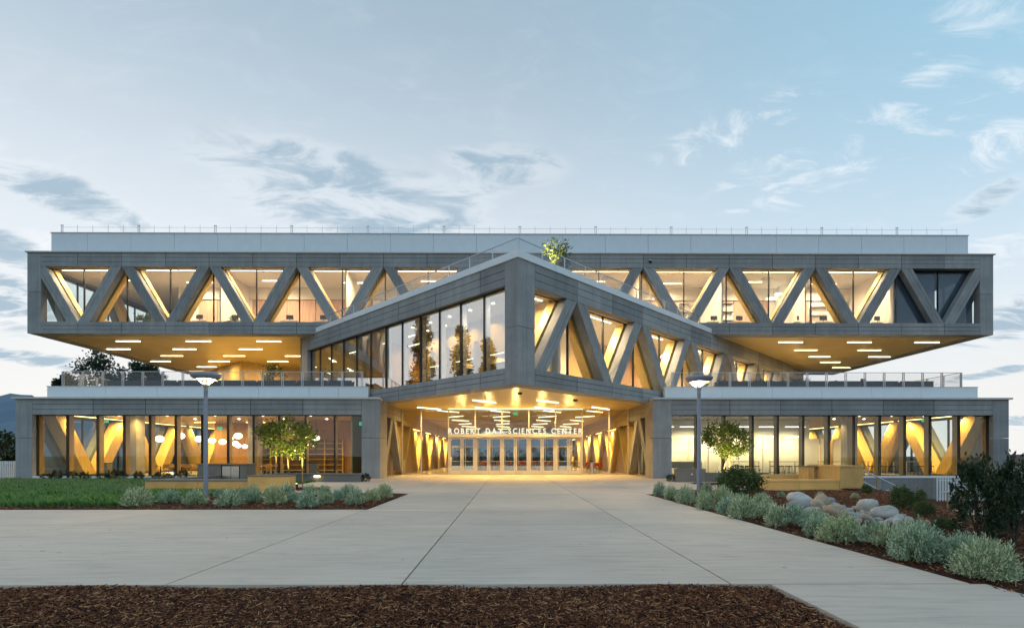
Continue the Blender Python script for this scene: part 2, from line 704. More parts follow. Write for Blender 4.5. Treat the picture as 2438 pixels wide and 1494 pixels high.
class Face:
    """a wall plane: a runs left to right seen from outside, d runs inward, z up"""

    def __init__(s, origin, ang):
        s.o, s.ang = Vector((origin[0], origin[1], 0)), ang
        s.a = Vector((math.cos(ang), math.sin(ang), 0))
        s.d = Vector((-math.sin(ang), math.cos(ang), 0))

    def at(s, a, d, z):
        return s.o + s.a * a + s.d * d + Vector((0, 0, z))

    def put(s, mb, name, mats, parent, a=0, d=0, z=0, smooth=False):
        return mb.build(name, mats, parent, s.at(a, d, z), s.ang, smooth)


PANEL = {}


def panel(F, parent, a0, a1, z0, z1, mat='conc', d=0.0, name='concrete_panel', boards=3, th=.10, g=.02):
    """one precast panel of stacked form boards with recessed lines"""
    key = (round(a1 - a0, 3), round(z1 - z0, 3), mat, boards, th)
    if key not in PANEL:
        mb = MB()
        w, h = a1 - a0, z1 - z0
        bh = h / boards
        for i in range(boards):
            mb.box(g, w - g, (.008 if i % 2 else 0), th, i * bh + (.013 if i else 0), (i + 1) * bh - (.013 if i < boards - 1 else 0))
        PANEL[key] = mb.mesh(name, mat)
    return link(name, PANEL[key], parent, F.at(a0, d, z0), F.ang)


def pier(F, parent, a0, a1, z0, z1, split, mat='conc', dep=.6):
    for k, (b, t) in enumerate(((z0, split - .012), (split + .012, z1))):
        mb = MB()
        n = 4
        w = (a1 - a0) / n
        for i in range(n):
            mb.box(i * w + (.004 if i else 0), (i + 1) * w - (.004 if i < n - 1 else 0), .006 * (i % 2), dep, b, t)
        F.put(mb, 'pier_block', mat, parent, a0)


def cuts(lo, hi, marks):
    e = [lo] + [m for m in marks if lo + .35 < m < hi - .35] + [hi]
    return list(zip(e[:-1], e[1:]))


def truss(F, parent, lo, hi, z0, zb, zt, z1, bottoms, half, beam='conc', inner='beamwood', panes=True, w=.93, dep=.58,
          glass='glass', band='conc', marks=None, inner_d=(.80, 1.35), inset=.66, frame='frame', head=True):
    """bands, V-shaped diagonals, glazing and the wood-clad inner half of the diagonals between a = lo and a = hi"""
    ticks = sorted(set([b for b in bottoms] + [b + half for b in bottoms] + [bottoms[0] - half]))
    for a, b in cuts(lo, hi, marks or ticks):
        panel(F, parent, a, b, zt, z1, band)
        panel(F, parent, a, b, z0, zb, band)
    for zl, zh in ((z0, zb), (zt, z1)):
        mb = MB().box(lo, hi, .05, dep, zl + .02, zh - .002)
        mb.mi[2] = 1                                   # its face shows only in the joints
        F.put(mb, 'band_core', [band, 'core'], parent)
    g = .012

    def clipx(pts, lo_, hi_):
        # clip polygon (a,z) to lo..hi
        for sgn, lim in ((1, lo_), (-1, -hi_)):
            out = []
            for i in range(len(pts)):
                p, q = pts[i], pts[(i + 1) % len(pts)]
                fp, fq = sgn * p[0] - lim, sgn * q[0] - lim
                if fp >= 0:
                    out.append(p)
                if fp * fq < 0:
                    t = fp / (fp - fq)
                    out.append((p[0] + (q[0] - p[0]) * t, p[1] + (q[1] - p[1]) * t))
            pts = out
            if len(pts) < 3:
                return None
        return pts
    for b in bottoms:
        tl, tr = b - half, b + half
        for pts in ([(b - w, zb + .004), (b - g, zb + .004), (tl + w, zt - .004), (tl + g, zt - .004)],
                    [(b + g, zb + .004), (b + w, zb + .004), (tr - g, zt - .004), (tr - w, zt - .004)]):
            p = clipx(pts, lo + .004, hi - .004)
            if not p:
                continue
            mb = MB()
            for j in range(3):                       # three form boards along each diagonal
                e0, e1 = j / 3 + (.012 if j else 0), (j + 1) / 3 - (.012 if j < 2 else 0)
                B0, B1, T1, T0 = pts
                q = [(B0[0] + (B1[0] - B0[0]) * e0, B0[1]), (B0[0] + (B1[0] - B0[0]) * e1, B0[1]),
                     (T0[0] + (T1[0] - T0[0]) * e1, T0[1]), (T0[0] + (T1[0] - T0[0]) * e0, T0[1])]
                q = clipx(q, lo + .004, hi - .004)
                if q:
                    mb.prism(q, .02 + .01 * (j == 1), .12)
            mb.prism([(a, z) for a, z in p], .1, dep - .01)
            F.put(mb, 'diagonal_beam', beam, parent)
            if inner:
                F.put(MB().prism(p, inner_d[0], inner_d[1]), 'inner_beam', inner, parent)
    if panes:
        es = cuts(lo, hi, ticks)
        for i, (a, b) in enumerate(es):
            F.put(MB().box(a + .03, b - .03, inset, inset + .014, zb + .05, zt - .05), 'glass_pane', glass, parent)
            if i:
                F.put(MB().box(a - .03, a + .03, inset - .05, inset + .10, zb, zt), 'mullion', frame, parent)
        F.put(MB().box(lo, hi, inset - .04, inset + .10, zb - .01, zb + .05).box(lo, hi, inset - .04, inset + .10, zt - .05, zt + .01),
              'window_frame', frame, parent)


POW = dict(strip=(300, (1.0, .67, .24)), strip_up=(350, (1.0, .70, .42)), strip_lobby=(330, (1.0, .68, .23)), wallglow=(380, (1.0, .62, .16)),
           strip_hall=(130, (1.0, .66, .22)), strip_white=(190, (1.0, .80, .42)))


def lamp_spots(parent, mat, p, q, width, gain=1.0):
    """the light a strip luminaire throws down: one wide spot for every few metres of its length"""
    p, q = Vector(p), Vector(q)
    L = (q - p).length
    n = max(1, math.ceil(L / 2.8))
    lum, col = POW[mat]
    key = ('spot', mat, round(L, 2), n, width, gain)
    if key not in PANEL:
        ld = bpy.data.lights.new('strip_lamp', 'SPOT')
        ld.energy = 4 * PI * lum * L * width / n * gain
        ld.color = col
        ld.spot_size = R(172)
        ld.spot_blend = 1.0
        ld.shadow_soft_size = .05
        PANEL[key] = ld
    for i in range(n):
        o = bpy.data.objects.new('strip_lamp', PANEL[key])
        sc.collection.objects.link(o)
        c = p.lerp(q, (i + .5) / n)
        if parent is not None:
            o.parent = parent
            c = c - WL[parent]
        o.location = c - Vector((0, 0, .07))


def down_spot(parent, x, energy):
    if ('down', energy) not in PANEL:
        ld = bpy.data.lights.new('downlight_lamp', 'SPOT')
        ld.energy = energy
        ld.color = (1.0, .68, .30)
        ld.spot_size = R(130)
        ld.spot_blend = 1.0
        ld.shadow_soft_size = .04
        PANEL[('down', energy)] = ld
    o = bpy.data.objects.new('downlight_lamp', PANEL[('down', energy)])
    sc.collection.objects.link(o)
    o.parent = parent
    o.location = Vector(x) - WL[parent]


def strip_light(F, parent, a0, a1, d, z, mat='strip', w=.10, name='light_strip', h=.05):
    mb = MB()
    lamp_spots(parent, mat, F.at(a0, d, z - h), F.at(a1, d, z - h), w)
    mb.box(0, a1 - a0, -w / 2, w / 2, 0, h, 0)
    mb.box(-.02, a1 - a0 + .02, -w / 2 - .02, w / 2 + .02, h * .6, h + .01, 1)
    return F.put(mb, name, [mat, 'alu'], parent, a0, d, z - h)


def bar_light(parent, p, q, z, mat='strip', w=.09, name='light_strip', h=.045):
    """a straight luminaire between two plan points"""
    p, q = Vector((p[0], p[1], 0)), Vector((q[0], q[1], 0))
    v = q - p
    mb = MB()
    lamp_spots(parent, mat, (p.x, p.y, z - h), (q.x, q.y, z - h), w)
    mb.box(0, v.length, -w / 2, w / 2, 0, h, 0)
    mb.box(-.02, v.length + .02, -w / 2 - .02, w / 2 + .02, h * .7, h + .012, 1)
    return mb.build(name, [mat, 'alu'], parent, (p.x, p.y, z - h), math.atan2(v.y, v.x))


#%%PART2
# ------------------------------------------------------------------ the building
BLD = empty('science_building', (0.6, 42, 0), None,
            'three-storey concrete building of stacked rotated bars with zigzag trusses and lit windows', 'building')

# ---- upper bar
UX0, UX1, UY0, UY1 = -39.59, 40.49, 43.0, 64.3
UZ0, UZB, UZT, UZ1 = 11.6, 12.57, 17.13, 18.25
UL = UX1 - UX0
mb = MB()
mb.box(UX0 + .6, UX1 - .6, UY0 + .6, UY1 - .6, 11.78, 12.42)
mb.box(UX0 + .6, UX1 - .6, UY0 + .6, UY1 - .6, 17.56, 18.2)
mb.box(UX0 + .02, UX1 - .02, UY1 - .55, UY1, UZ0, UZ1 - .01)
UP = mb.build('upper_bar', 'conc', BLD)
FU = Face((UX0, UY0), 0)
ub = [4.12 + 7.184 * k for k in range(11)]
truss(FU, UP, 1.1, UL - 1.1, UZ0, UZB, UZT, UZ1, ub, 3.592)
for a in (0, UL - 1.1):
    pier(FU, UP, a, a + 1.1, UZ0, UZ1, 15.0)
FUL = Face((UX0 + .01, UY1 - .6), -PI / 2)
truss(FUL, UP, 0, UY1 - UY0 - 1.22, UZ0, UZB, UZT, UZ1, [2.2, 9.38, 16.56], 3.592)
FUR = Face((UX1 - .01, UY0 + .62), PI / 2)
truss(FUR, UP, 0, UY1 - UY0 - 1.22, UZ0, UZB, UZT, UZ1, [3.5, 10.7, 17.9], 3.592)
MB().box(UX0 - .12, UX1 + .12, UY0 - .12, UY1 + .1, UZ1, UZ1 + .09).build('roof_coping', 'coping', UP)
# soffit with its concrete rim
mb = MB()
for b in ((UX0 + .6, UX1 - .6, UY0 + .6, UY0 + 1.25), (UX0 + .6, UX1 - .6, UY1 - 1.25, UY1 - .56),
          (UX0 + .6, UX0 + 1.25, UY0 + 1.25, UY1 - 1.25), (UX1 - 1.25, UX1 - .6, UY0 + 1.25, UY1 - 1.25)):
    mb.box(*b, UZ0 + .03, 11.8)
mb.build('soffit_rim', 'conc', UP)
MB().box(UX0 + 1.2, UX1 - 1.2, UY0 + 1.2, UY1 - 1.2, UZ0 + .07, 11.8).build('soffit', 'soffit', UP)
# rooftop screen of white panels
px0, px1 = atY(122, 560, 44.2).x, atY(2305, 560, 44.2).x
FS = Face((px0, 44.2), 0)
SL = px1 - px0
n = 21
e = [0, 3.05] + [3.05 + 3.66 * k for k in range(1, 21)]
e = [v for v in e if v < SL - .5] + [SL]
for a, b in zip(e[:-1], e[1:]):
    panel(FS, UP, a, b, 18.3, 20.36, 'white', name='screen_panel', boards=1, g=.012)
mb = MB()
mb.box(px0 + .02, px1 - .02, 44.28, 62.5, 18.3, 20.3)
mb.build('screen_core', 'white', UP)
MB().box(px0 - .04, px1 + .04, 44.14, 62.6, 20.362, 20.42).build('screen_coping', 'coping', UP)
# rooms behind the upper glass
mb = MB().box(UX0 + .6, UX1 - .6, UY0 + .62, UY1 - .62, 17.45, 17.55)
mb.build('ceiling', 'plaster', UP)
MB().box(UX0 + .6, UX1 - .6, UY0 + .62, UY1 - .62, 12.43, 12.47).build('floor_finish', 'carpet', UP)
rr = random.Random(3)
x = -31.2
while x < 32.0:
    w_ = rr.choice((1.2, 1.8, 2.4, .9, 1.5))
    w_ = min(w_, 32.6 - x)
    k = rr.random()
    m_ = 'blush' if k < .5 else 'plaster'
    if k < .5:
        q = MB().box(x, x + w_ - .03, 49.5 - rr.random() * .05, 49.6, 12.47, 16.35).build('wall_panel', m_, UP)
    else:
        MB().box(x, x + w_ - .03, 49.52, 49.62, 12.47, 16.35).build('wall_panel', m_, UP)
        if k > .62 and w_ > 1:
            mb = MB()
            zz0 = 13.9 + rr.random() * .5
            for z_ in (zz0, zz0 + .8, zz0 + 1.6):
                mb.box(x + .1, x + w_ - .15, 49.2, 49.5, z_, z_ + .04)
            mb.box(x + .1, x + .14, 49.2, 49.5, zz0 - .2, zz0 + 1.6)
            mb.build('wall_shelf', 'steel' if k > .8 else 'frame', UP)
    x += w_
MB().box(-31.2, 32.68, 49.3, 49.75, 16.35, 17.45).build('bulkhead', 'plaster', UP)
for X_ in (-24.6, -13.9, -3.0, 11.3, 18.4, 25.6):
    MB().box(X_ - .06, X_ + .06, UY0 + 1.5, 49.3, 12.47, 17.45).build('partition_wall', 'plaster', UP)
MB().box(32.68, 32.8, UY0 + .8, UY1 - .7, 12.47, 17.45).build('partition_wall', 'plaster', UP)
t = NT('roller_shade_fabric')
nz = t.noise(t.pos((60, 60, 60)), 1.0, 2)
a_ = t.bsdf((.10, .13, .19), .8)
t_ = t.n("ShaderNodeBsdfTransparent")
mx = t.n("ShaderNodeMixShader")
mx.inputs[0].default_value = .8
t.l(t_.outputs[0], mx.inputs[1])
t.l(a_.outputs[0], mx.inputs[2])
t.l(mx.outputs[0], t.out.inputs["Surface"])
for s_ in range(2):
    MB().box(32.95 + s_ * 3.4, 36.2 + s_ * 3.2, UY0 + .76, UY0 + .775, 12.5, 17.2).build('roller_shade', t.m, UP)
for k, b in enumerate(ub[:10]):
    strip_light(FU, UP, b - 2.75, b - .06, 1.75, 17.45, 'strip_up')
    strip_light(FU, UP, b + .06, b + 2.75, 1.75, 17.45, 'strip_up')
    for dd in (5.2,):  # inner row of strips added to fill the rooms with light
        strip_light(FU, UP, b - 1.2, b + 1.2, dd - .9 + (k % 2) * .5, 17.44, 'strip_up', .11)
    if k % 2 == 0:
        MB().box(UX0 + b + .8, UX0 + b + 1.7, UY0 + 3.2, UY0 + 3.9, 17.425, 17.449).build('ceiling_vent', 'steel', UP)
# soffit luminaires, staggered rows
rows_l = [(46.2, 815, ((276.6, 334), (443, 502), (611, 669))), (49.6, 833, ((254, 310), (412, 467), (569, 624))),
          (52.9, 849, ((383, 435), (532, 583), (679, 729))), (56.0, 862, ((357, 406), (497, 546), (637, 686))),
          (59.4, 875, ((469, 515), (600, 646))), (62.6, 887, ((442, 486),))]
rows_r = [(46.2, 816, ((1854, 1911), (2018, 2074), (2178, 2236))), (49.6, 833, ((1892, 1945), (2043, 2097))),
          (52.9, 848, ((1926, 1976), (2068, 2119))), (56.0, 862, ((1953, 2000),)), (59.4, 874.5, ((1982, 2026),))]
for rows in (rows_l, rows_r):
    for Y_, py_, xs in rows:
        for q0, q1 in xs:
            bar_light(UP, (atY(q0, py_, Y_).x, Y_), (atY(q1, py_, Y_).x, Y_), UZ0 + .075, 'strip', .12, 'soffit_light')

# ---- middle bar, turned 45 degrees, its corner toward the plaza
C = Vector((0.5, 26.6, 0))
ML, MW = 48.6, 26.2
MZ0, MZB, MZT, MZ1 = 5.22, 6.12, 10.45, 11.67
FR = Face((C.x, C.y), PI / 4)
lc = C + Vector((-1, 1, 0)) * (MW / math.sqrt(2))
FL = Face((lc.x, lc.y), -PI / 4)


def fr_plan(a0, a1, d0, d1):
    return [tuple(FR.at(a, d, 0)[:2]) for a, d in ((a0, d0), (a1, d0), (a1, d1), (a0, d1))]


mb = MB()
mb.plan(fr_plan(.6, ML - .3, .6, MW - .3), 5.40, 5.98)
mb.plan(fr_plan(.6, ML - .3, .6, MW - .3), 10.86, 11.55)
MID = mb.build('middle_bar', 'conc', BLD)
mbt = [1.36 + 7.24 * k for k in range(7)]
truss(FR, MID, 1.3, ML, MZ0, MZB, MZT, MZ1, mbt, 3.62, glass='glass', dep=.62, inset=.72, inner_d=(.86, 1.5))
pier(FR, MID, 0, 1.3, MZ0, MZ1, 8.2, dep=.95)
mb = MB()                                        # board lines on the other face of the corner pier
for i in range(4):
    for b_, t_2 in ((MZ0, 8.19), (8.21, MZ1)):
        mb.box(MW - .95 + i * .2375 + .004, MW - .95 + (i + 1) * .2375 - .004, -.012 - .006 * (i % 2), .02, b_, t_2)
FL.put(mb, 'pier_face', 'conc', MID)
pier(FL, MID, 0, 1.35, MZ0, MZ1, 8.2)
lm = [MW - 2.9 - 4.03 * k for k in range(6)]
for a, b in cuts(1.35, MW - .95, sorted(lm)):
    panel(FL, MID, a, b, MZT, MZ1)
    panel(FL, MID, a, b, MZ0, MZB)
for zl, zh in ((MZ0, MZB), (MZT, MZ1)):
    mb = MB().box(1.35, MW - .95, .05, .55, zl + .02, zh - .002)
    mb.mi[2] = 1
    FL.put(mb, 'band_core', ['conc', 'core'], MID)
mull = [MW - .94 - 2.02 * k for k in range(13)]
for k, (b, a) in enumerate(zip(mull[:-1], mull[1:])):
    a = max(a, 1.36)
    FL.put(MB().box(a + .02, b - .02, .36, .374, MZB + .04, MZT - .04), 'glass_pane', 'glass45', MID)
    FL.put(MB().box(a - .025, a + .025, .30, .50, MZB, MZT), 'mullion', 'frame', MID)
    FL.put(MB().box(a - .03, a + .03, .502, .80, MZB, MZT), 'mullion_fin', 'steel' if k < 6 else 'fin', MID)
FL.put(MB().box(1.36, MW - .95, .30, .46, MZB - .005, MZB + .04).box(1.36, MW - .95, .30, .46, MZT - .04, MZT + .005), 'window_frame', 'frame', MID)
# far sides of the bar
FB = Face(tuple(FR.at(ML, MW, 0)[:2]), PI / 4 + PI)
FB.put(MB().box(.05, ML, .02, .3, MZ0 + .05, MZ1 - .05), 'rear_wall', 'conc', MID)
FE = Face(tuple(FR.at(ML, 0, 0)[:2]), PI * .75)
FE.put(MB().box(.62, MW - .31, .02, .29, MZ0 + .04, MZ1 - .04), 'end_wall', 'conc', MID)
# white roof fascia, soffit and rim
cl = (43.0 - C.y) * math.sqrt(2)
e = [-.08] + [2.9 + 3.62 * k for k in range(6)]
for a, b in zip(e, e[1:] + [cl - .15]):
    mb = MB().box(.006, b - a - .006, -.08, .35, 0, .37)
    FR.put(mb, 'fascia_panel', 'white', MID, a, 0, MZ1 + .012)
e = [MW - cl + .15] + sorted([MW - 2.9 - 4.03 * k for k in range(5)])
for a, b in zip(e, e[1:] + [MW - .36]):
    FL.put(MB().box(.006, b - a - .006, -.08, .35, 0, .37), 'fascia_panel', 'white', MID, a, 0, MZ1 + .012)
MB().plan([tuple(C.xy + Vector((0, .45))), (C.x + 15.9, 42.95), (C.x - 15.9, 42.95)], MZ1 - .2, MZ1 + .2).build('roof_deck', 'terrace', MID)
mb = MB()
mb.plan(fr_plan(.62, ML - .3, .62, 1.25), MZ0 + .03, 5.42)
mb.plan(fr_plan(.62, 1.25, 1.25, MW - .5), MZ0 + .03, 5.42)
mb.build('soffit_rim', 'conc', MID)
mb = MB().plan(fr_plan(1.2, ML - .3, 1.2, MW - .3), MZ0 + .07, 5.41)
mb.build('soffit', 'soffit', MID)
MB().plan(fr_plan(.62, ML - .4, .72, MW - .4), 10.75, 10.84).build('ceiling', 'plaster', MID)
MB().plan(fr_plan(.62, ML - .4, .72, MW - .4), 5.99, 6.03).build('floor_finish', 'floor', MID)
# rooms: display wall behind the glazed end, timber walls behind the truss
FL.put(MB().box(12.4, MW - 1.6, 4.4, 4.6, 6.03, 10.75), 'partition_wall', 'beamwood', MID)
for i, a in enumerate((13.2, 16.2, 19.2, 22.0)):
    mb = MB()
    for z_ in (6.9, 7.5, 8.1):
        mb.box(a, a + 2.0, 4.05, 4.39, z_, z_ + .04)
    for q in (a, a + 1.96):
        mb.box(q, q + .04, 4.05, 4.39, 6.05, 9.3)
    FL.put(mb, 'display_shelf', 'steel', MID)
    strip_light(FL, MID, a + .1, a + 1.9, 4.0, 8.12, 'strip_up', .02)
for i in range(6):
    a = 13.4 + i * 2.1
    FL.put(MB().lathe([(0, 0), (.09, 0), (.1, .05)], (a, 2.4, 10.70), 10), 'downlight', 'downlt', MID)
    FL.put(MB().lathe([(0, 0), (.09, 0), (.1, .05)], (a, 3.7, 10.70), 10), 'downlight', 'downlt', MID)
    down_spot(MID, FL.at(a, 3.7, 10.66), 420)
    down_spot(MID, FL.at(a, 2.4, 10.66), 160)
FL.put(MB().box(1.4, 12.2, 9.0, 9.2, 6.03, 10.75), 'timber_wall', 'wood', MID)
FL.put(MB().box(7.6, 7.8, 2.0, 9.0, 6.03, 10.75), 'timber_wall', 'wood', MID)
for b in (3.2, 9.8):
    for pts in ([(b - 1, 6.05), (b, 6.05), (b - 2.1, 10.7), (b - 3.1, 10.7)], [(b, 6.05), (b + 1, 6.05), (b + 3.1, 10.7), (b + 2.1, 10.7)]):
        p_ = [(max(1.4, min(12.2, a)), z) for a, z in pts]
        FL.put(MB().prism(p_, 5.4, 6.1), 'inner_beam', 'wood', MID)
for k in range(5):
    a = 2.2 + k * 2.1
    strip_light(FL, MID, a, a + 1.6, 3.4 + (k % 2) * 2.0, 10.6, 'strip', .09)
for k, b in enumerate(mbt):
    lo_ = max(b - 2.7, 1.45)
    if b > 2:
        strip_light(FR, MID, lo_, b - .06, 1.95, 10.75, 'strip_up')
    strip_light(FR, MID, b + .06, b + 2.7, 1.95, 10.75, 'strip_up')
    m_ = ('plaster', 'reveal', 'beamwood', 'wood', 'beamwood', 'wood', 'beamwood')[k]
    if k:
        FR.put(MB().box(b - 3.55, b + 3.55, 6.4, 6.6, 6.03, 10.75), 'corridor_wall', m_, MID)
        for j in range(2):
            bar_light(MID, FR.at(b - 1.6 + j * 2.2, 3.4, 0)[:2], FR.at(b - .2 + j * 2.2, 4.6, 0)[:2], 10.2, 'strip', .08)
FR.put(MB().box(5.2, 5.4, 1.6, 6.4, 6.03, 10.75), 'partition_wall', 'plaster', MID)

# ---- second middle bar, seen under the upper soffit on the left
k2 = Vector((atY(570, 862, 55.8).x, 55.8, 0))
q1 = (k2.x - 8.0, k2.y + 8.0)
q2 = (k2.x + 12.0, k2.y + 12.0)
W2 = MB().plan([(k2.x, k2.y), q2, (q2[0] - 8, q2[1] + 8), q1], 5.5, 11.66).build('rear_middle_bar', 'beamwood', BLD)
F2 = Face((k2.x, k2.y), PI / 4)
F2.put(MB().prism([(4.5, 6.4), (9.5, 6.4), (9.5, 9.6), (6.6, 9.6)], -.04, .1), 'glass_pane', 'frame', W2)

# ---- lower wings
WY0, WY1 = 35.0, 64.0
WZT, WZ1 = 4.28, 5.33
WL0, WL1 = atY(37, 950, 35).x, atY(905, 950, 35).x
WR0, WR1 = atY(1555, 950, 35).x, atY(2402, 950, 35).x


def wing(x0, x1, outer_left, mulls, marks, zbase, ceilm):
    mb = MB()
    mb.box(x0 + .6, x1 - .6, WY0 + .6, WY1, 4.62, 5.28)
    mb.box(x0 + .6, x1 - .6, WY0 + .35, WY1, -.4, 0.0)
    mb.box(x0, x1, WY1 - .3, WY1 + .1, zbase, 5.3)
    P = mb.build('lower_wing', 'conc', BLD)
    F = Face((x0, WY0), 0)
    a_m = [atY(v, 1000, WY0 + .3).x - x0 for v in mulls]
    L = x1 - x0
    pl, pr = a_m[0], L - a_m[-1]
    pier(F, P, 0, pl, zbase, WZ1, 2.72, dep=.6)
    pier(F, P, L - pr, L, zbase, WZ1, 2.72, dep=2.0)if outer_left else pier(F, P, L - pr, L, zbase, WZ1, 2.72, dep=.6)
    am = [atY(v, 1000, WY0).x - x0 for v in marks]
    for a, b in cuts(pl, L - pr, am):
        panel(F, P, a, b, WZT, WZ1)
    mb = MB().box(pl, L - pr, .05, .6, WZT + .002, WZ1 - .02)
    mb.mi[2] = 1
    F.put(mb, 'band_core', ['conc', 'core'], P)
    # plinth and sill
    if zbase < -.5:
        for a, b in cuts(pl, L - pr, am):
            panel(F, P, a, b, zbase, 0.02, d=.10, name='plinth_panel', boards=5)
    F.put(MB().box(pl, L - pr, .12 if zbase < -.5 else .05, .7, zbase, .015), 'plinth', 'conc', P)
    F.put(MB().box(pl - .0, L - pr, .02, .52, .02, .16), 'sill', 'white', P)
    for a, b in zip(a_m[:-1], a_m[1:]):
        F.put(MB().box(a + .03, b - .03, .40, .414, .21, WZT - .05), 'glass_pane', 'glass', P)
    for i, a in enumerate(a_m):
        F.put(MB().box(a - .035, a + .035, .32, .50, .16, WZT), 'mullion', 'frame', P)
        F.put(MB().box(a - .04, a + .04, .502, .90, .16, WZT), 'mullion_fin', 'fin', P)
    F.put(MB().box(pl, L - pr, .33, .49, .16, .21).box(pl, L - pr, .33, .49, WZT - .05, WZT + .004), 'window_frame', 'frame', P)
    MB().box(x0 - .14, x1 + .02, WY0 - .16, WY1, WZ1 + .002, WZ1 + .12).build('roof_coping', 'coping', P) if outer_left else \
        MB().box(x0 - .02, x1 + .14, WY0 - .16, WY1, WZ1 + .002, WZ1 + .12).build('roof_coping', 'coping', P)
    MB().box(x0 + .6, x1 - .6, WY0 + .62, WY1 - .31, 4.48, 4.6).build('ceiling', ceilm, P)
    MB().box(x0 + .6, x1 - .6, WY0 + .92, WY1 - .31, .002, .03).build('floor_finish', 'floor', P)
    # outer side: big V trusses clad in timber inside
    if outer_left:
        FO = Face((x0 + .01, WY1 - .4), -PI / 2)
        bt = [28.0 - .62 - 3.4 - 7.19 * k for k in range(4)]
    else:
        FO = Face((x1 - .01, WY0 + .62), PI / 2)
        bt = [3.4 + 7.19 * k for k in range(4)]
    truss(FO, P, 0, 27.95, zbase, .16, WZT, WZ1, sorted(bt), 3.595, inner='beamwood', w=1.05, inner_d=(.84, 1.75))
    for b in bt:
        strip_light(FO, P, b - 3.3, b + 3.3, 2.0, 4.4, 'wallglow', .07)
    return P, F


PLW, FLW = wing(WL0, WL1, True, (86, 158, 230, 293, 354.6, 416, 479, 541, 602, 663, 726, 795.6, 864),
                (79, 221.6, 346.5, 471.7, 596.6, 720.8), -.35, 'ceil')
PRW, FRW = wing(WR0, WR1, False, (1596, 1661, 1727, 1794, 1854, 1914.6, 1975.7, 2035, 2097, 2157, 2217.5, 2286, 2355),
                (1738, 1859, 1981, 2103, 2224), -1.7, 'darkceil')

# terrace parapets above the wings
for P, pa, pb, marks in ((PLW, 112, 877, (252, 374, 494, 616, 736, 806)), (PRW, 1582, 2328, (1720, 1839, 1957, 2075, 2193))):
    xa, xb = atY(pa, 930, 36.5).x, atY(pb, 930, 36.5).x
    FP = Face((xa, 36.5), 0)
    for a, b in cuts(0, xb - xa, [atY(v, 930, 36.5).x - xa for v in marks]):
        panel(FP, P, a, b, WZ1 + .122, 6.36, 'white', name='parapet_panel', boards=1, g=.01)
    MB().box(xa + .01, xb - .01, 36.58, 36.9, WZ1 + .13, 6.35).build('parapet_core', 'white', P)
    MB().box(xa - .03, xb + .03, 36.47, 36.93, 6.362, 6.40).build('parapet_coping', 'coping', P)
    for X_ in ((xa + .1, ) if P is PLW else (xb - .1,)):
        MB().box(X_ - .08, X_ + .08, 36.9, 60, WZ1 + .13, 6.35).build('parapet_return', 'white', P)
    MB().box(min(xa, xb) + .3, max(xa, xb) - .3, 36.9, 60, WZ1 + .122, 5.75).build('terrace_floor', 'terrace', P)

# inner sides of the wings along the entrance and the lobby
LY1 = 80.0
for P, X_, left in ((PLW, WL1, True), (PRW, WR0, False)):
    if left:
        F = Face((X_, WY0), PI / 2)
        A = lambda y: y - WY0
        inv = lambda bl: bl
    else:
        F = Face((X_, LY1), -PI / 2)
        A = lambda y: LY1 - y
        inv = lambda bl: [LY1 - WY0 - b for b in bl]
    lo, hi = sorted((A(WY0 + 2.0), A(41.9)))
    truss(F, P, lo, hi, -.3, 0.0, WZT, WZ1, sorted(inv([.7, 7.89])), 3.595, beam='conc_in', inner=None, band='conc_in', w=.8, panes=False)
    F.put(MB().box(lo, hi, .66, .674, .02, WZT), 'glass_pane', 'glass', P)
    F.put(MB().box(lo + .05, hi - .05, 1.1, 1.2, .02, WZT), 'side_wall', 'frame', P)
    for y in (37.4, 39.2, 41.4):
        F.put(MB().box(A(y) - .05, A(y) + .05, .6, .75, 0, WZT), 'mullion', 'alu', P)
    if not left:
        F.put(MB().box(A(WY0 + 1.99), A(WY0 + .61), 0, .6, -.3, WZ1), 'pier_block', 'conc_in', P)
    lo, hi = sorted((A(42.12), A(LY1 - .1)))
    bt = sorted(inv([7.89 + 7.19 * k for k in range(6)]))
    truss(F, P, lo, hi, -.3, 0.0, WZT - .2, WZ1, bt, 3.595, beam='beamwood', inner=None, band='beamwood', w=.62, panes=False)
    for b in bt:
        for c_, up in ((b, False), (b + 3.595, True)):
            if up:
                pts = [(c_ - 3.0, .01), (c_ + 3.0, .01), (c_ + .05, 4.0), (c_ - .05, 4.0)]
            else:
                pts = [(c_ - .05, .01), (c_ + .05, .01), (c_ + 3.0, 4.05), (c_ - 3.0, 4.05)]
            pts = [(min(hi, max(lo, a)), z) for a, z in pts]
            if pts[1][0] - pts[0][0] < .01 and pts[2][0] - pts[3][0] < .01:
                continue
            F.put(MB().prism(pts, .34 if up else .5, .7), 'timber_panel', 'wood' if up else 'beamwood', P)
        if lo + 1 < b < hi - 1:
            strip_light(F, P, b - 2.4, b + 2.4, .30, 4.06, 'wallglow', .06)

# ---- lobby between the wings
DY = 42.0
mb = MB().box(WL1 + .02, WR0 - .02, DY + .1, LY1, 5.32, 5.5)
LOB = mb.build('lobby', 'soffit', BLD)
MB().box(WL1 + .02, WR0 - .02, DY - .12, LY1, -.2, .012).build('lobby_floor', 'floor', LOB)
FD = Face((WL1, DY), 0)
LW = WR0 - WL1
DZ = 5.27
dx0, dx1 = atY(1068, 1040, DY).x - WL1, atY(1386, 1040, DY).x - WL1
side = [0.06] + [atY(v, 1000, DY).x - WL1 for v in (1003,)] + [dx0]
side_r = [dx1] + [atY(v, 1000, DY).x - WL1 for v in (1450,)] + [LW - .06]
pw = (dx1 - dx0) / 5
HEAD0, HEAD1 = 2.98, 3.32
for lst in (side, side_r):
    for a, b in zip(lst[:-1], lst[1:]):
        FD.put(MB().box(a + .04, b - .04, 0, .014, .10, DZ - .06), 'glass_pane', 'glass', LOB)
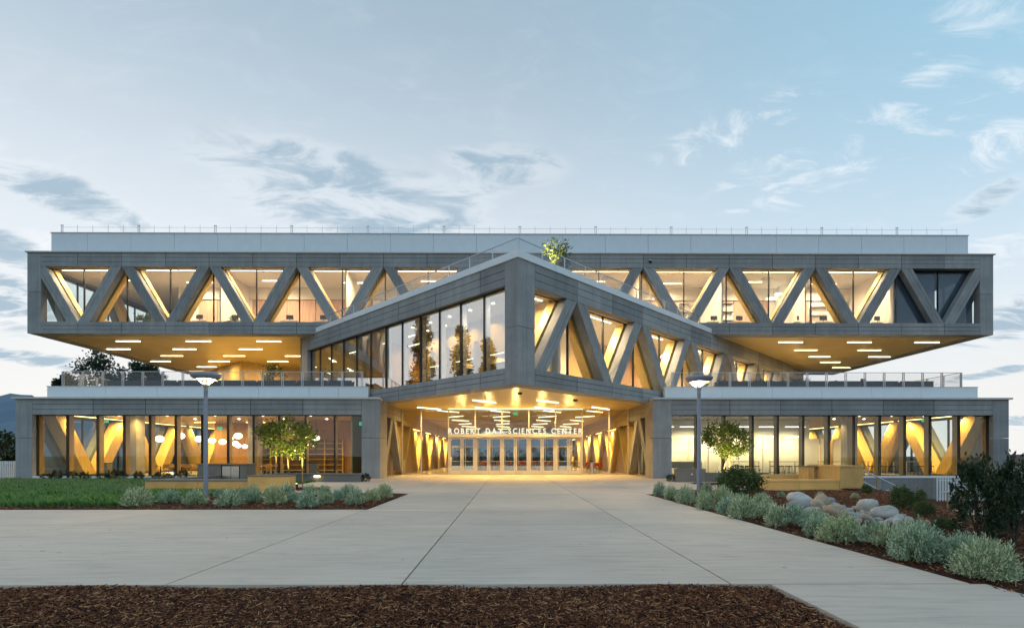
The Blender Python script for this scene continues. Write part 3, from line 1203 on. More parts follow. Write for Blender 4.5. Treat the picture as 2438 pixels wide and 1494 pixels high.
for k in range(5):
    FD.put(MB().box(dx0 + k * pw + .03, dx0 + (k + 1) * pw - .03, 0, .014, HEAD1, DZ - .06), 'glass_pane', 'glass', LOB)
for a in side[:2] + [dx0 + k * pw for k in range(6)] + side_r[1:]:
    FD.put(MB().box(a - .045, a + .045, -.06, .10, .012, DZ), 'mullion', 'alu', LOB)
FD.put(MB().box(0.02, LW - .02, -.07, .11, DZ - .06, DZ + .03), 'head_frame', 'alu', LOB)
FD.put(MB().box(.1, dx0 - .05, -.05, .09, .013, .10).box(dx1 + .05, LW - .1, -.05, .09, .013, .10), 'base_frame', 'alu', LOB)
FD.put(MB().box(dx0, dx1, -.30, .08, HEAD0 + .05, HEAD1 - .02), 'door_canopy', 'alu', LOB)
strip_light(Face((WL1, DY), 0), LOB, dx0, dx1, -.40, DZ + .015, 'strip', .012, h=.02)
for k in range(10):
    dw = pw / 2
    a = dx0 + k * dw + (.05 if k % 2 == 0 else .012)
    b = dx0 + (k + 1) * dw - (.05 if k % 2 else .012)
    mb = MB()
    z0_, z1_ = .02, HEAD0 + .04
    mb.box(a, a + .13, -.03, .05, z0_, z1_).box(b - .13, b, -.03, .05, z0_, z1_)
    mb.box(a + .13, b - .13, -.03, .05, z0_, .34).box(a + .13, b - .13, -.03, .05, z1_ - .14, z1_)
    D = FD.put(mb, 'entrance_door', 'alu', BLD)
    WL[D] = Vector(FD.at(0, 0, 0))
    FD.put(MB().box(a + .13, b - .13, .0, .014, .34, z1_ - .14), 'door_glass', 'glass', D)
    FD.put(MB().tube((a + .1, -.09, 1.08), (b - .1, -.09, 1.08), .02), 'push_bar', 'steel', D)
    hx = b - .07 if k % 2 == 0 else a + .07
    FD.put(MB().tube((hx, -.1, .9), (hx, -.1, 1.35), .015), 'door_handle', 'steel', D)
# unseen uplights added on the door canopy to brighten the soffit above
for k in range(5):
    a = dx0 + (k + .5) * pw
    FD.put(MB().box(a - .5, a + .5, -.14, -.06, HEAD1 - .018, HEAD1 + .03), 'added_wash_light', 'alu', LOB)
    ld = bpy.data.lights.new('added_wash_lamp', 'SPOT')
    ld.energy = 330
    ld.color = (1.0, .68, .20)
    ld.spot_size = R(125)
    ld.spot_blend = 1.0
    ld.shadow_soft_size = .05
    o = bpy.data.objects.new('added_wash_lamp', ld)
    sc.collection.objects.link(o)
    o.parent = LOB
    o.location = FD.at(a, -.42, HEAD1 + .12)
    o.rotation_euler = Vector((0, -.62, 1)).to_track_quat('-Z', 'Y').to_euler()
# rear glass and doors at the far end of the lobby
FK = Face((WL1, LY1 - .2), 0)
n = 9
for k in range(n):
    a, b = LW * k / n, LW * (k + 1) / n
    FK.put(MB().box(a + .05, b - .05, 0, .014, .02, DZ), 'glass_pane', 'glass', LOB)
    FK.put(MB().box(b - .05, b + .05, -.05, .08, 0, DZ), 'mullion', 'alu', LOB)
    FK.put(MB().box(a + .05, b - .05, -.05, .08, 2.9, 3.05), 'transom', 'alu', LOB)
# luminaires: under the canopy and on through the lobby, along the bar and across it
zc = MZ0 + .072
for a_, b_ in (((994, 968.6), (1048.5, 973)), ((1126, 951.5), (1180, 957.4)), ((1132.5, 968.6), (1181, 973.3)),
               ((1279.4, 951.5), (1328.4, 957.7)), ((1274, 968), (1318, 973)), ((1409.6, 968), (1449.6, 973))):
    p, q = atZ(*a_, zc), atZ(*b_, zc)
    bar_light(MID, p.xy, q.xy, zc, 'strip_lobby', .09, 'canopy_light')
for X_ in (-5.0, -.6, 3.8, 7.4):
    for j in range(6):
        Y_ = 43.6 + j * 5.6
        s_ = 1 if j % 2 == 0 else -1
        bar_light(LOB, (X_ - .85, Y_ - .85 * s_ + .4), (X_ + .75, Y_ + .75 * s_ + .4), zc, 'strip_hall', .05, 'lobby_light')
for X_, Y_ in ((atZ(1239, 927, zc).x, 31.0), (atZ(1373, 948, zc).x, 34.8)):
    MB().lathe([(.0, -.14), (.12, -.12), (.15, -.03), (.15, .02)], (X_, Y_, zc), 14).build('ceiling_sensor', 'black', MID)

# entrance lettering, each letter standing on the door canopy
SIGN = empty('entrance_sign', (WL1 + dx0, DY - .25, HEAD1), None, 'pale standing letters ROBERT DAY SCIENCES CENTER above the entrance doors', 'sign')


def glyph(ch, h, depth=.05, bold=.012):
    cu = bpy.data.curves.new('letter', 'FONT')
    cu.body = ch
    cu.size = h / .70
    cu.extrude = depth / 2
    cu.offset = bold
    o = bpy.data.objects.new('letter', cu)
    sc.collection.objects.link(o)
    dg = bpy.context.evaluated_depsgraph_get()
    me = bpy.data.meshes.new_from_object(o.evaluated_get(dg))
    bpy.data.objects.remove(o)
    me.transform(Matrix.Rotation(R(90), 4, 'X'))
    return me


def lettering(txt, x0, x1, y, z, h, mat, parent, space=.42, gap=.13, bold=.012, squash=.86):
    gl = []
    for ch in txt:
        if ch == ' ':
            gl.append(None)
            continue
        me = glyph(ch, h, bold=bold)
        co = np.array([v.co[:] for v in me.vertices])
        gl.append((me, co[:, 0].min() * squash, co[:, 0].max() * squash, co[:, 2].min()))
    tot = sum((g[2] - g[1]) if g else space for g in gl)
    gap = (x1 - x0 - tot) / (len(txt) - 1)
    x = x0
    for ch, g in zip(txt, gl):
        if g is None:
            x += space + gap
            continue
        me, a, b, zmin = g
        me.materials.clear()
        me.materials.append(M[mat])
        o = link('letter', me, parent, (x - a, y, z - zmin))
        o.scale = (squash, 1, 1)
        x += b - a + gap


lettering("ROBERT DAY SCIENCES CENTER", WL1 + dx0 + .02, WL1 + dx1 - .02, DY - .25, HEAD1 - .024, .43, 'letter', SIGN, space=.16)

# ------------------------------------------------------------------ rooms of the wings: walls built in
# left: timber back wall, book shelves, glazed vestibule
MB().box(WL0 + 6.5, WL1 - .7, 47.0, 47.2, .03, 4.48).build('timber_wall', 'wood', PLW)
MB().box(-18.2, -13.2, 44.0, 44.2, .03, 4.48).build('timber_wall', 'wood', PLW)
SHX0, SHX1 = atY(600, 1000, 43.4).x, atY(815, 1000, 43.4).x
mb = MB()
for z_ in (.3, .75, 1.2, 1.65, 2.1, 2.55):
    mb.box(SHX0, SHX1, 43.4, 43.75, z_, z_ + .04)
for i in range(6):
    X_ = SHX0 + (SHX1 - SHX0) * i / 5
    mb.box(X_ - .02, X_ + .02, 43.38, 43.75, .03, 2.9)
mb.box(SHX0, SHX1, 43.75, 43.8, .03, 2.9, 1)
mb.build('wall_shelving', ['beamwood', 'book'], PLW)
MB().box(WL1 - 2.4, WL1 - 2.28, 36.4, 43.4, .03, 4.48).build('partition_wall', 'beamwood', PLW)
MB().box(WL1 - 2.2, WL1 - 1.25, 38.4, 38.5, .03, 2.6).build('inner_door', 'beamwood', PLW)
for i, X_ in enumerate((-28.5, -25, -21.5, -18, -14.5, -11.5)):
    for Y_ in (38.2, 41.6):
        MB().lathe([(0, 0), (.08, 0), (.09, .05)], (X_, Y_, 4.43), 10).build('downlight', 'downlt', PLW)
        down_spot(PLW, (X_, Y_, 4.38), 200)
for i, X_ in enumerate((-26.5, -22.0, -17.5, -13.0)):
    bar_light(PLW, (X_ - .9, 45.5), (X_ + .9, 45.5), 4.47, 'wallglow', .10)
    bar_light(PLW, (X_ - .9, 37.6), (X_ + .9, 37.6), 4.47, 'wallglow', .07)
MB().box(-27.9, -27.1, 38.0, 38.9, .03, 4.48).build('column', 'conc_in', PLW)
MB().box(-21.0, -20.2, 42.0, 42.8, .03, 4.48).build('column', 'conc_in', PLW)
# right: white walls with bright boards
MB().box(WR0 + 1.3, 25.2, 43.2, 43.4, .03, 4.48).build('partition_wall', 'plaster', PRW)
bx = [atY(v, 1000, 43.0).x for v in (1622, 1690, 1757, 1816, 1857, 1903, 1916, 1950, 1970, 1985, 2021)]
for a, b in ((1640, 1683), (1688, 1710), (1740, 1756), (1758, 1813), (1817, 1848), (1853, 1902), (1915, 1950), (1954, 1968), (1984, 2021)):
    X0_, X1_ = atY(a, 1000, 43.1).x, atY(b, 1000, 43.1).x
    MB().box(X0_, X1_, 43.06, 43.19, .06, 2.95).build('white_board', 'reveal', PRW)
for i in range(6):
    X_ = 12.6 + i * 2.15
    bar_light(PRW, (X_ - .8, 42.0), (X_ + .8, 42.0), 3.9, 'strip_white', .09)
    bar_light(PRW, (X_ - .75, 42.2), (X_ + .75, 42.2), 3.12, 'strip_white', .03)
for i in range(5):
    X_ = 26.0 + (i % 3) * 2.4
    MB().lathe([(0, 0), (.08, 0), (.09, .05)], (X_, 38.2 + (i // 3) * 3, 4.43), 10).build('downlight', 'downlt', PRW)
    down_spot(PRW, (X_, 38.2 + (i // 3) * 3, 4.38), 200)
MB().box(WR0 + 1.3, WR0 + 1.42, 36.4, 43.2, .03, 3.0).build('glazed_partition', 'glass', PRW)
MB().box(26.6, 27.4, 40.5, 41.3, .03, 4.48).build('column', 'conc_in', PRW)
#%%PART3
# ------------------------------------------------------------------ ground and paving
def crest(y):
    return min(15.0, 8.0 + (y - 9.0) * .54)


def bedz(x, y):
    return -.025 + .17 * ss((x - 5.44) / 1.3) - 1.55 * ss((x - crest(y)) / 6.5) + .02 * math.sin(x * 2.3 + y) * math.cos(y * 1.7)


def groundz(x, y):
    if x > 5.4:
        near = min(bedz(x, y), .0) - .22
        return near - 1.4 * ss((x - 36) / 30)
    return -.13


def grid(name, xs, ys, zf, mat, parent=None):
    me = bpy.data.meshes.new(name)
    v = [(x, y, zf(x, y)) for y in ys for x in xs]
    nx = len(xs)
    f = [(j * nx + i, j * nx + i + 1, (j + 1) * nx + i + 1, (j + 1) * nx + i) for j in range(len(ys) - 1) for i in range(nx - 1)]
    me.from_pydata(v, [], f)
    me.materials.append(M[mat])
    me.polygons.foreach_set("use_smooth", [True] * len(f))
    return link(name, me, parent)


def rng(a, b, s):
    n = max(1, int(round((b - a) / s)))
    return [a + (b - a) * i / n for i in range(n + 1)]


xs = [-6000, -2500, -900, -300, -120, -60, -30, 0, 5.39, 5.41] + rng(6.5, 46, 1.3)[0:] + [50, 56, 62, 70, 90, 150, 400, 1200, 3000, 6000]
ys = [-3000, -600, -150, -40, -10] + rng(0, 60, 2.0) + [75, 100, 160, 300, 700, 1600, 3500, 8000]
tag(grid('ground', xs, ys, groundz, 'soil'), kind='structure')

PLZ = tag(MB().box(-62, 5.44, 6.12, 14.5, -.125, -.09).build('plaza', 'sub'), kind='structure')
XC = [-62, -46, -36, -25.5, -20, -14.6, -9.33, -4.0, -1.25, 2.62, 5.46]


def slabs(xc, yc, name='paving_slab', mat='pave', top=0.0):
    for x0, x1 in zip(xc[:-1], xc[1:]):
        for y0, y1 in zip(yc[:-1], yc[1:]):
            g = .013
            mb = MB().box(x0 + g, x1 - g, y0 + g, y1 - g, -.14, top)
            mb.build(name, mat, PLZ)


slabs(XC, [6.07, 11.35, 14.25])
slabs(XC, [14.25, 14.62], 'edge_band', 'band', .001)
slabs([-3.97, -1.25, 2.62, 5.46], [14.62, 20.42])
slabs([-3.97, -1.25, 2.62, 5.46], [20.42, 20.6], 'edge_band', 'band', .001)
slabs([-13.6, -9.2, -3.97, -1.25, 2.62, 5.46, 9.8, 14.2], [20.6, 25.4, 30.0, 34.96])
slabs([-8.6, -3.97, -1.25, 2.62, 5.46, 9.76], [34.96, 38.4, 41.86])
slabs([3.07, 5.62], [-1.0, 3.2, 6.07])

FRONT = tag(grid('planting_bed', rng(-16, 3.05, .4), rng(-.5, 6.06, .25),
                 lambda x, y: -.04 + .022 * math.sin(x * 1.9 + y * .7) * math.sin(y * 2.3 + 1), 'mulch'), kind='structure')
LBED = tag(grid('planting_bed', rng(-62, -3.98, .6), rng(14.63, 20.6, .4), lambda x, y: .012 + .03 * ss((y - 14.6) / 1.2) * ss((-3.98 - x) / .8), 'mulch'), kind='structure')
RBED = tag(grid('planting_bed', rng(5.44, 14.1, .3), rng(-.6, 20.6, .35), bedz, 'mulch'), kind='structure')
RBED2 = tag(grid('planting_bed', rng(14.1, 46, .6), rng(-.6, 34.92, .6), lambda x, y: bedz(x, y), 'mulch'), kind='structure')
LB3 = tag(grid('planting_bed', rng(-50, -13.6, 2), rng(33.0, 34.96, .5), lambda x, y: .02, 'mulch'), kind='structure')
TB = tag(grid('planting_bed', rng(-13.5, -8.4, .5), rng(22.9, 24.8, .4), lambda x, y: .03, 'mulch'), kind='structure')
TB2 = tag(grid('planting_bed', rng(10.0, 13.8, .5), rng(26.6, 28.6, .4), lambda x, y: .03, 'mulch'), kind='structure')
LAWN = tag(grid('lawn', rng(-62, -11.2, 1.2), rng(15.35, 33.0, .8), lambda x, y: .045 + .05 * ss((y - 15.3) / 2), 'turf'), kind='structure')
PTH = MB()
pp = [(17.5, 25.2), (21.5, 24.9), (27, 25.6), (34, 27)]
for (x0, y0), (x1, y1) in zip(pp[:-1], pp[1:]):
    PTH.face([(x0, y0, bedz(x0, y0) + .06), (x1, y1, bedz(x1, y1) + .06), (x1, y1 + 1.9, bedz(x1, y1 + 1.9) + .09), (x0, y0 + 1.9, bedz(x0, y0 + 1.9) + .09)])
tag(PTH.build('garden_path', 'path'), kind='structure')


# ------------------------------------------------------------------ particles of bark and blades of grass
def raw_mesh(name, V, F4, mat, smooth=False):
    """numpy verts (n,3) and quads (m,4)"""
    me = bpy.data.meshes.new(name)
    me.vertices.add(len(V))
    me.vertices.foreach_set("co", np.ascontiguousarray(V, dtype=np.float32).ravel())
    m, k = F4.shape
    me.loops.add(m * k)
    me.loops.foreach_set("vertex_index", np.ascontiguousarray(F4, dtype=np.int32).ravel())
    me.polygons.add(m)
    me.polygons.foreach_set("loop_start", np.arange(0, m * k, k, dtype=np.int32))
    me.polygons.foreach_set("loop_total", np.full(m, k, dtype=np.int32))
    me.materials.append(M[mat])
    me.update(calc_edges=True)
    if smooth:
        me.polygons.foreach_set("use_smooth", [True] * m)
    return me


def unit(v):
    return v / np.maximum(1e-9, np.linalg.norm(v, axis=1, keepdims=True))


def chips(name, x0, x1, y0, y1, n, zf, parent, size=(.03, .12), keep=None):
    X = RNG.uniform(x0, x1, n)
    Y = RNG.uniform(y0, y1, n)
    if keep is not None:
        k = np.array([keep(a, b) for a, b in zip(X, Y)])
        X, Y = X[k], Y[k]
        n = len(X)
    Z = np.array([zf(a, b) for a, b in zip(X, Y)]) + RNG.uniform(.0, .022, n)
    L = RNG.uniform(*size, n) * RNG.uniform(.5, 1.0, n)
    W = RNG.uniform(.003, .009, n)
    H = RNG.uniform(.0025, .006, n)
    th = RNG.uniform(0, PI, n)
    tilt = RNG.normal(0, .28, n)
    d = np.stack([np.cos(th) * np.cos(tilt), np.sin(th) * np.cos(tilt), np.sin(tilt)], 1)
    s = np.stack([-np.sin(th), np.cos(th), np.zeros(n)], 1)
    u = np.cross(d, s)
    c = np.stack([X, Y, Z], 1)
    V = np.zeros((n, 6, 3))
    for e, sg in enumerate((-1, 1)):
        w = W * (1 if e == 0 else .6)
        V[:, e * 3 + 0] = c + d * (L * sg)[:, None] / 2 - s * w[:, None]
        V[:, e * 3 + 1] = c + d * (L * sg)[:, None] / 2 + s * w[:, None]
        V[:, e * 3 + 2] = c + d * (L * sg)[:, None] / 2 + u * H[:, None] * 1.6
    b = (np.arange(n) * 6)[:, None]
    F = np.concatenate([b + np.array([[0, 3, 5, 2]]), b + np.array([[1, 2, 5, 4]]), b + np.array([[0, 1, 4, 3]])], 0)
    o = link(name, raw_mesh(name, V.reshape(-1, 3), F, 'chip'), parent)
    return tag(o, kind='stuff')


chips('bark_chips', -6.5, 3.03, 3.6, 6.05, 52000, lambda x, y: -.035 + .022 * math.sin(x * 1.9 + y * .7) * math.sin(y * 2.3 + 1), FRONT)
chips('bark_chips', 5.5, 13.5, 4.0, 20.5, 34000, bedz, RBED, (.03, .11))
chips('bark_chips', -21, -4.0, 14.66, 18.6, 16000, lambda x, y: .012 + .03 * ss((y - 14.6) / 1.2), LBED, (.04, .11), keep=lambda x, y: x > -11 or y < 15.6)
chips('bark_chips', 14.1, 26, 10, 30, 12000, bedz, RBED2, (.05, .15))


def grass():
    n = 52000
    X = RNG.uniform(-36, -11.0, n)
    Y = 15.25 + (33 - 15.25) * RNG.uniform(0, 1, n) ** 1.7
    cl = np.sin(X * 1.3 + np.sin(Y * .9) * 2) * np.cos(Y * 1.7 + np.sin(X * .8) * 1.5)
    H = (.12 + .10 * (cl * .5 + .5)) * RNG.uniform(.5, 1.15, n) * (1.45 - .65 * np.clip((Y - 15) / 8, 0, 1))
    th = RNG.uniform(0, 2 * PI, n) * .5 + cl * 1.5 + 1.0
    lean = RNG.uniform(.25, 1.0, n) * H
    c = np.stack([X, Y, np.full(n, .04)], 1)
    dr = np.stack([np.cos(th), np.sin(th), np.zeros(n)], 1)
    sd = np.stack([-np.sin(th), np.cos(th), np.zeros(n)], 1)
    W = RNG.uniform(.008, .017, n)[:, None] * (1 + (Y[:, None] - 15) * .06)
    V = np.zeros((n, 6, 3))
    up = np.array([0, 0, 1.0])
    for k, (t, w) in enumerate(((0, 1), (.55, .8), (1.0, .12))):
        p = c + up * (H * (t if t < 1 else .86))[:, None] + dr * (lean * t * t)[:, None]
        V[:, 2 * k] = p - sd * W * w
        V[:, 2 * k + 1] = p + sd * W * w
    b = (np.arange(n) * 6)[:, None]
    F = np.concatenate([b + np.array([[0, 1, 3, 2]]), b + np.array([[2, 3, 5, 4]])], 0)
    o = link('grass', raw_mesh('grass', V.reshape(-1, 3), F, 'grass'), LAWN)
    tag(o, kind='stuff')


grass()


# ------------------------------------------------------------------ plants
def leaves(centers, dirs, length, width, rs, fold=.25):
    """one folded kite per leaf"""
    n = len(centers)
    d = unit(dirs + 1e-6)
    rnd = unit(rs.normal(size=(n, 3)))
    s = unit(np.cross(d, rnd))
    u = np.cross(s, d)
    L = (length * rs.uniform(.6, 1.25, n))[:, None]
    W = (width * rs.uniform(.7, 1.2, n))[:, None]
    V = np.zeros((n, 4, 3))
    V[:, 0] = centers
    V[:, 1] = centers + d * L * .5 + s * W + u * W * fold
    V[:, 2] = centers + d * L
    V[:, 3] = centers + d * L * .5 - s * W + u * W * fold
    return V.reshape(-1, 3), np.arange(n * 4).reshape(n, 4)


def shrub_mesh(seed, n_stem=150, per=15, leaf=.055, wid=.0085, mat='sage', squash=.82):
    """rounded shrub of radius 0.5: twigs radiating from the crown base, each set with narrow leaves"""
    rs = np.random.default_rng(seed)
    az = rs.uniform(0, 2 * PI, n_stem)
    el = np.arcsin(rs.uniform(-.12, 1, n_stem))
    lump = .95 + .12 * np.sin(az * 3 + seed) * np.cos(el * 2) + rs.normal(0, .09, n_stem)
    d = np.stack([np.cos(el) * np.cos(az), np.cos(el) * np.sin(az), np.sin(el) * squash], 1)
    tip = d * (.5 * lump)[:, None] + np.array([0, 0, .10])
    t = rs.uniform(.45, 1.0, (n_stem, per))
    c = tip[:, None, :] * t[..., None]
    c = c.reshape(-1, 3) + rs.normal(0, .012, (n_stem * per, 3))
    dd = np.repeat(unit(d + np.array([0, 0, .35])), per, 0) + rs.normal(0, .5, (n_stem * per, 3))
    c[:, 2] = np.maximum(c[:, 2], .0)
    V, F = leaves(c, dd, leaf, wid, rs)
    return raw_mesh('shrub', V, F, mat)


SAGE = [shrub_mesh(s, 170, 13, .115, .0135) for s in (1, 2, 3, 4)]
FINE = [shrub_mesh(s, 460, 19, .062, .0085) for s in (11, 12)]
stem_mb = MB()
for k in range(7):
    t_ = k * .9
    stem_mb.tube((0.02 * math.cos(t_), .02 * math.sin(t_), -.03), (.2 * math.cos(t_), .2 * math.sin(t_), .26), .012, .005, 5)
STEM = stem_mb.mesh('stem', 'stem')


SPECIAL = ((314, 1206, 'silvery shrub standing at the lawn end of the lawn-side bed'), (912.6, 1186, 'silvery shrub nearest the pointed tip of the lawn-side bed'),
           (535, 1206, 'large silvery shrub just past the lamp post at the paved edge of the lawn-side bed'),
           (1573, 1180, 'small silvery shrub nearest the pointed tip of the rock-side bed'), (2384.6, 1385, 'biggest silvery shrub of the rock-side bed, farthest from the lamp post'),
           (2211.5, 1342, 'very broad silvery shrub below the far end of the river rocks'), (2027, 1294.6, 'broad silvery shrub in front of the large rounded tan boulder'))


def shrub(px, py, w_px, h_px, zf, label, group, k, meshes=SAGE, name='silver_shrub', cat='shrub'):
    p = atZ(px, py, 0.05)
    for _ in range(3):
        p = atZ(px, py, zf(p.x, p.y))
    for q0, q1, l_ in SPECIAL:
        if abs(px - q0) < 4 and abs(py - q1) < 4:
            label, group = l_, None
    dep = p.y
    w = w_px * dep / 1235
    h = h_px * dep / 1235
    if w_px > 90 and meshes is SAGE:
        meshes = FINE
    o = link(name, meshes[k % len(meshes)], None, p + Vector((0, w * .3, -.01)), random.uniform(0, 6.28))
    q_ = random.uniform(.88, 1.14)
    o.scale = (w * .92 * q_, w * .92 / q_, h / .50 * random.uniform(1.05, 1.3))
    tag(o, label, cat, group)
    s = link('stem', STEM, o)
    s.location = (0, 0, 0)
    return o


lz = lambda x, y: .03
k = 0
for x_, y_, w_, h_ in ((765, 160, 150, 90), (960, 142, 125, 72), (1115, 150, 130, 80), (1305, 160, 150, 85), (1275, 104, 100, 45),
                       (1450, 140, 112, 80), (1395, 112, 84, 50), (1580, 150, 130, 95), (1560, 90, 84, 42), (1690, 137, 92, 56), (1655, 90, 95, 52),
                       (1765, 166, 150, 78), (1870, 147, 105, 68), (1790, 95, 95, 54), (1875, 84, 80, 44), (1955, 127, 84, 52),
                       (2012, 88, 84, 44), (2050, 152, 115, 84), (2150, 132, 95, 72), (2225, 112, 110, 70)):
    shrub(x_ / 2.438, 1140 + y_ / 2.438, w_ / 2.438, h_ / 2.438, lz, 'rounded silvery shrub in the mulch bed between the lawn and the entrance walk',
          'silver shrubs in the lawn-side bed', k)
    k += 1
for x_, y_, w_, h_ in ((190, 235, 95, 70), (262, 260, 100, 76), (360, 287, 118, 96), (485, 236, 92, 66), (475, 322, 130, 94), (590, 287, 130, 92),
                       (665, 318, 130, 85), (612, 354, 125, 85), (720, 382, 170, 132), (840, 308, 145, 78), (870, 372, 145, 84), (932, 432, 155, 112),
                       (1040, 404, 135, 95), (1165, 425, 170, 95), (1212, 492, 190, 118), (1370, 532, 285, 150), (1545, 530, 170, 110), (1640, 555, 190, 120),
                       (1755, 560, 180, 120), (1850, 655, 340, 205), (2130, 640, 255, 160), (2300, 768, 340, 240)):
    shrub(1500 + x_ / 2.6, 1090 + y_ / 2.6, w_ / 2.6, h_ / 2.6, bedz, 'rounded silvery shrub in the mulch bed beside the river rocks',
          'silver shrubs in the rock-side bed', k)
    k += 1


def bush_mesh(seed, n=2600, mat='bush', leaf=.055, wid=.017, open_=.25, tall=1.0, nc=70, sp=.055):
    """leafy bush of radius 0.5, leaves gathered in clumps with gaps"""
    rs = np.random.default_rng(seed)
    az = rs.uniform(0, 2 * PI, nc)
    el = np.arcsin(rs.uniform(-.75, 1, nc))
    r = rs.uniform(.28, .5, nc)
    cc = np.stack([np.cos(el) * np.cos(az) * r, np.cos(el) * np.sin(az) * r, (np.sin(el) * r + .42) * tall], 1)
    idx = rs.integers(0, nc, n)
    c = cc[idx] + rs.normal(0, sp, (n, 3)) * np.array([1, 1, 1.7 if tall > 1.1 else 1])
    dd = c - np.array([0, 0, .35 * tall]) + rs.normal(0, .35, (n, 3))
    V, F = leaves(c, dd, leaf, wid, rs)
    return raw_mesh('bush', V, F, mat)


def bush(name, px, py, w_px, h_px, zf, mesh, label, cat='bush', group=None):
    p = atZ(px, py, 0)
    for _ in range(5):
        p = atZ(px, py, zf(p.x, p.y))
    w, h = w_px * p.y / 1235, h_px * p.y / 1235
    o = link(name, mesh, None, p + Vector((0, w * .3, -.02)), random.uniform(0, 6))
    o.scale = (w, w, h / .95)
    tag(o, label, cat, group)
    mb = MB()
    for q in range(9):
        t_ = q * 2.4
        mb.tube((0, 0, -.02), (.3 * math.cos(t_), .3 * math.sin(t_), .35 + .06 * q), .014, .004, 5)
    s = link('stem', mb.mesh('stem', 'stem'), o)
    s.location = (0, 0, 0)
    return o


BUSH = bush_mesh(5, 4600, 'bush', .06, .02, nc=110)
bush('round_bush', 1777, 1184, 100, 80, bedz, BUSH, 'dense rounded dark green bush in front of the tan bench wall')
DK = [bush_mesh(s, 2600, 'darkleaf', .075, .02, tall=1.15, nc=46, sp=.04) for s in (6, 7)]
for i, (a, b, w_, h_, m_, lb) in enumerate((
        (2364, 1286, 118, 180, 0, 'tall dark evergreen shrub with an upright leader in front of the slatted screen'),
        (2446, 1300, 110, 190, 1, 'broad dark evergreen shrub beside the tall dark shrub on the slope'),
        (2412, 1270, 84, 150, 0, 'slender dark evergreen shrub standing behind the tall dark shrub'))):
    bush('evergreen_shrub', a, b, w_, h_, bedz, DK[m_], lb, 'shrub', 'dark shrubs on the slope')
for i, (a, b, w_, h_, lb) in enumerate((
        (2160, 1212, 48, 62, 'small green bush growing between the stair handrails'),
        (2212, 1228, 40, 40, 'low green bush at the foot of the stair handrail'),
        (2262, 1262, 46, 34, 'low dark bush on the mulch slope below the garden path'),
        (2195, 1200, 30, 40, 'small dark bush under the concrete plinth'),
        (2068, 1174, 22, 24, 'tiny dark bush at the end of the tan bench wall'))):
    bush('small_bush', a, b, w_, h_, bedz, BUSH, lb)
for i, (a, b, w_, lb) in enumerate(((870, 1146, 22, 'small dark bush at the foot of the concrete pier by the grey bench'),
                                    (1598, 1146, 20, 'small dark bush at the foot of the concrete pier by the white-walled room'))):
    bush('small_bush', a, b, w_, w_ * .85, lambda x, y: 0, DK[0], lb)
for i in range(11):
    px_ = (105, 128, 165, 195, 240, 262, 285, 325, 372, 398, 432)[i]
    bush('low_plant', px_, 1141, 24, 14 + (i * 7) % 9, lambda x, y: .02, DK[i % 2], 'low dark leafy plant along the lawn edge under the window sill', 'plant', 'plants under the window sill')
for i, (a, b) in enumerate(((1864, 1183), (1957, 1184), (2040, 1186))):
    o = shrub(a, b, 20, 11, bedz, 'tiny pale seedling at the foot of the tan bench wall', 'seedlings by the bench wall', i, name='seedling', cat='plant')


def tree(name, base, trunk_h, crown_c, rad, n, leaf, wid, mat, label, seed, clumps=60, group=None, trunk_r=.05, conic=False, limb=True, cl_s=.16, cat='tree', bark='bark'):
    rs = np.random.default_rng(seed)
    base = Vector(base)
    root = empty(name, base, None, label, cat, group)
    cc = Vector(crown_c)
    K = clumps
    az = rs.uniform(0, 2 * PI, K)
    if conic:
        t = rs.uniform(0, 1, K) ** .8
        rr_ = (1 - t) ** .75 * rs.uniform(.55, 1.08, K) * (.75 + .35 * np.sin(t * 26 + az))
        C_ = np.stack([np.cos(az) * rr_ * rad[0], np.sin(az) * rr_ * rad[0], (t * 2 - 1) * rad[2]], 1)
    else:
        el = np.arcsin(rs.uniform(-1, 1, K))
        rr_ = rs.uniform(.35, 1.0, K) ** .6
        C_ = np.stack([np.cos(el) * np.cos(az) * rr_ * rad[0], np.cos(el) * np.sin(az) * rr_ * rad[1], np.sin(el) * rr_ * rad[2]], 1)
    idx = rs.integers(0, K, n)
    sp = cl_s * min(rad)
    c = C_[idx] + rs.normal(0, 1, (n, 3)) * np.array([sp, sp, sp * .8])
    dd = c / np.array(rad) + rs.normal(0, .6, (n, 3)) + np.array([0, 0, -.1])
    V, F = leaves(c, dd, leaf, wid, rs)
    V = V + np.array(cc)
    V = V - np.array(base)
    link('crown', raw_mesh('crown', V, F, mat), root, base)
    mb = MB()
    top = Vector((cc.x, cc.y, cc.z + (rad[2] * .75 if conic else rad[2] * .3)))
    pts = [base, base.lerp(Vector((cc.x, cc.y, base.z + trunk_h)), .5) + Vector((trunk_r * .5, 0, 0)), Vector((cc.x, cc.y, base.z + trunk_h)), top]
    rad_ = [trunk_r, trunk_r * .85, trunk_r * .7, trunk_r * .25]
    for i in range(3):
        mb.tube(pts[i] - base, pts[i + 1] - base, rad_[i], rad_[i + 1], 9)
    if limb:
        for j in range(min(K, 26)):
            e_ = Vector(C_[j]) + cc
            s_ = pts[2].lerp(top, .05 + .9 * max(0, min(1, (e_.z - pts[2].z) / max(.1, top.z - pts[2].z))) * .7)
            mb.tube(s_ - base, e_ - base, trunk_r * .28, trunk_r * .08, 5, cap=False)
    mb.build('trunk', bark, root, base, smooth=True)
    return root


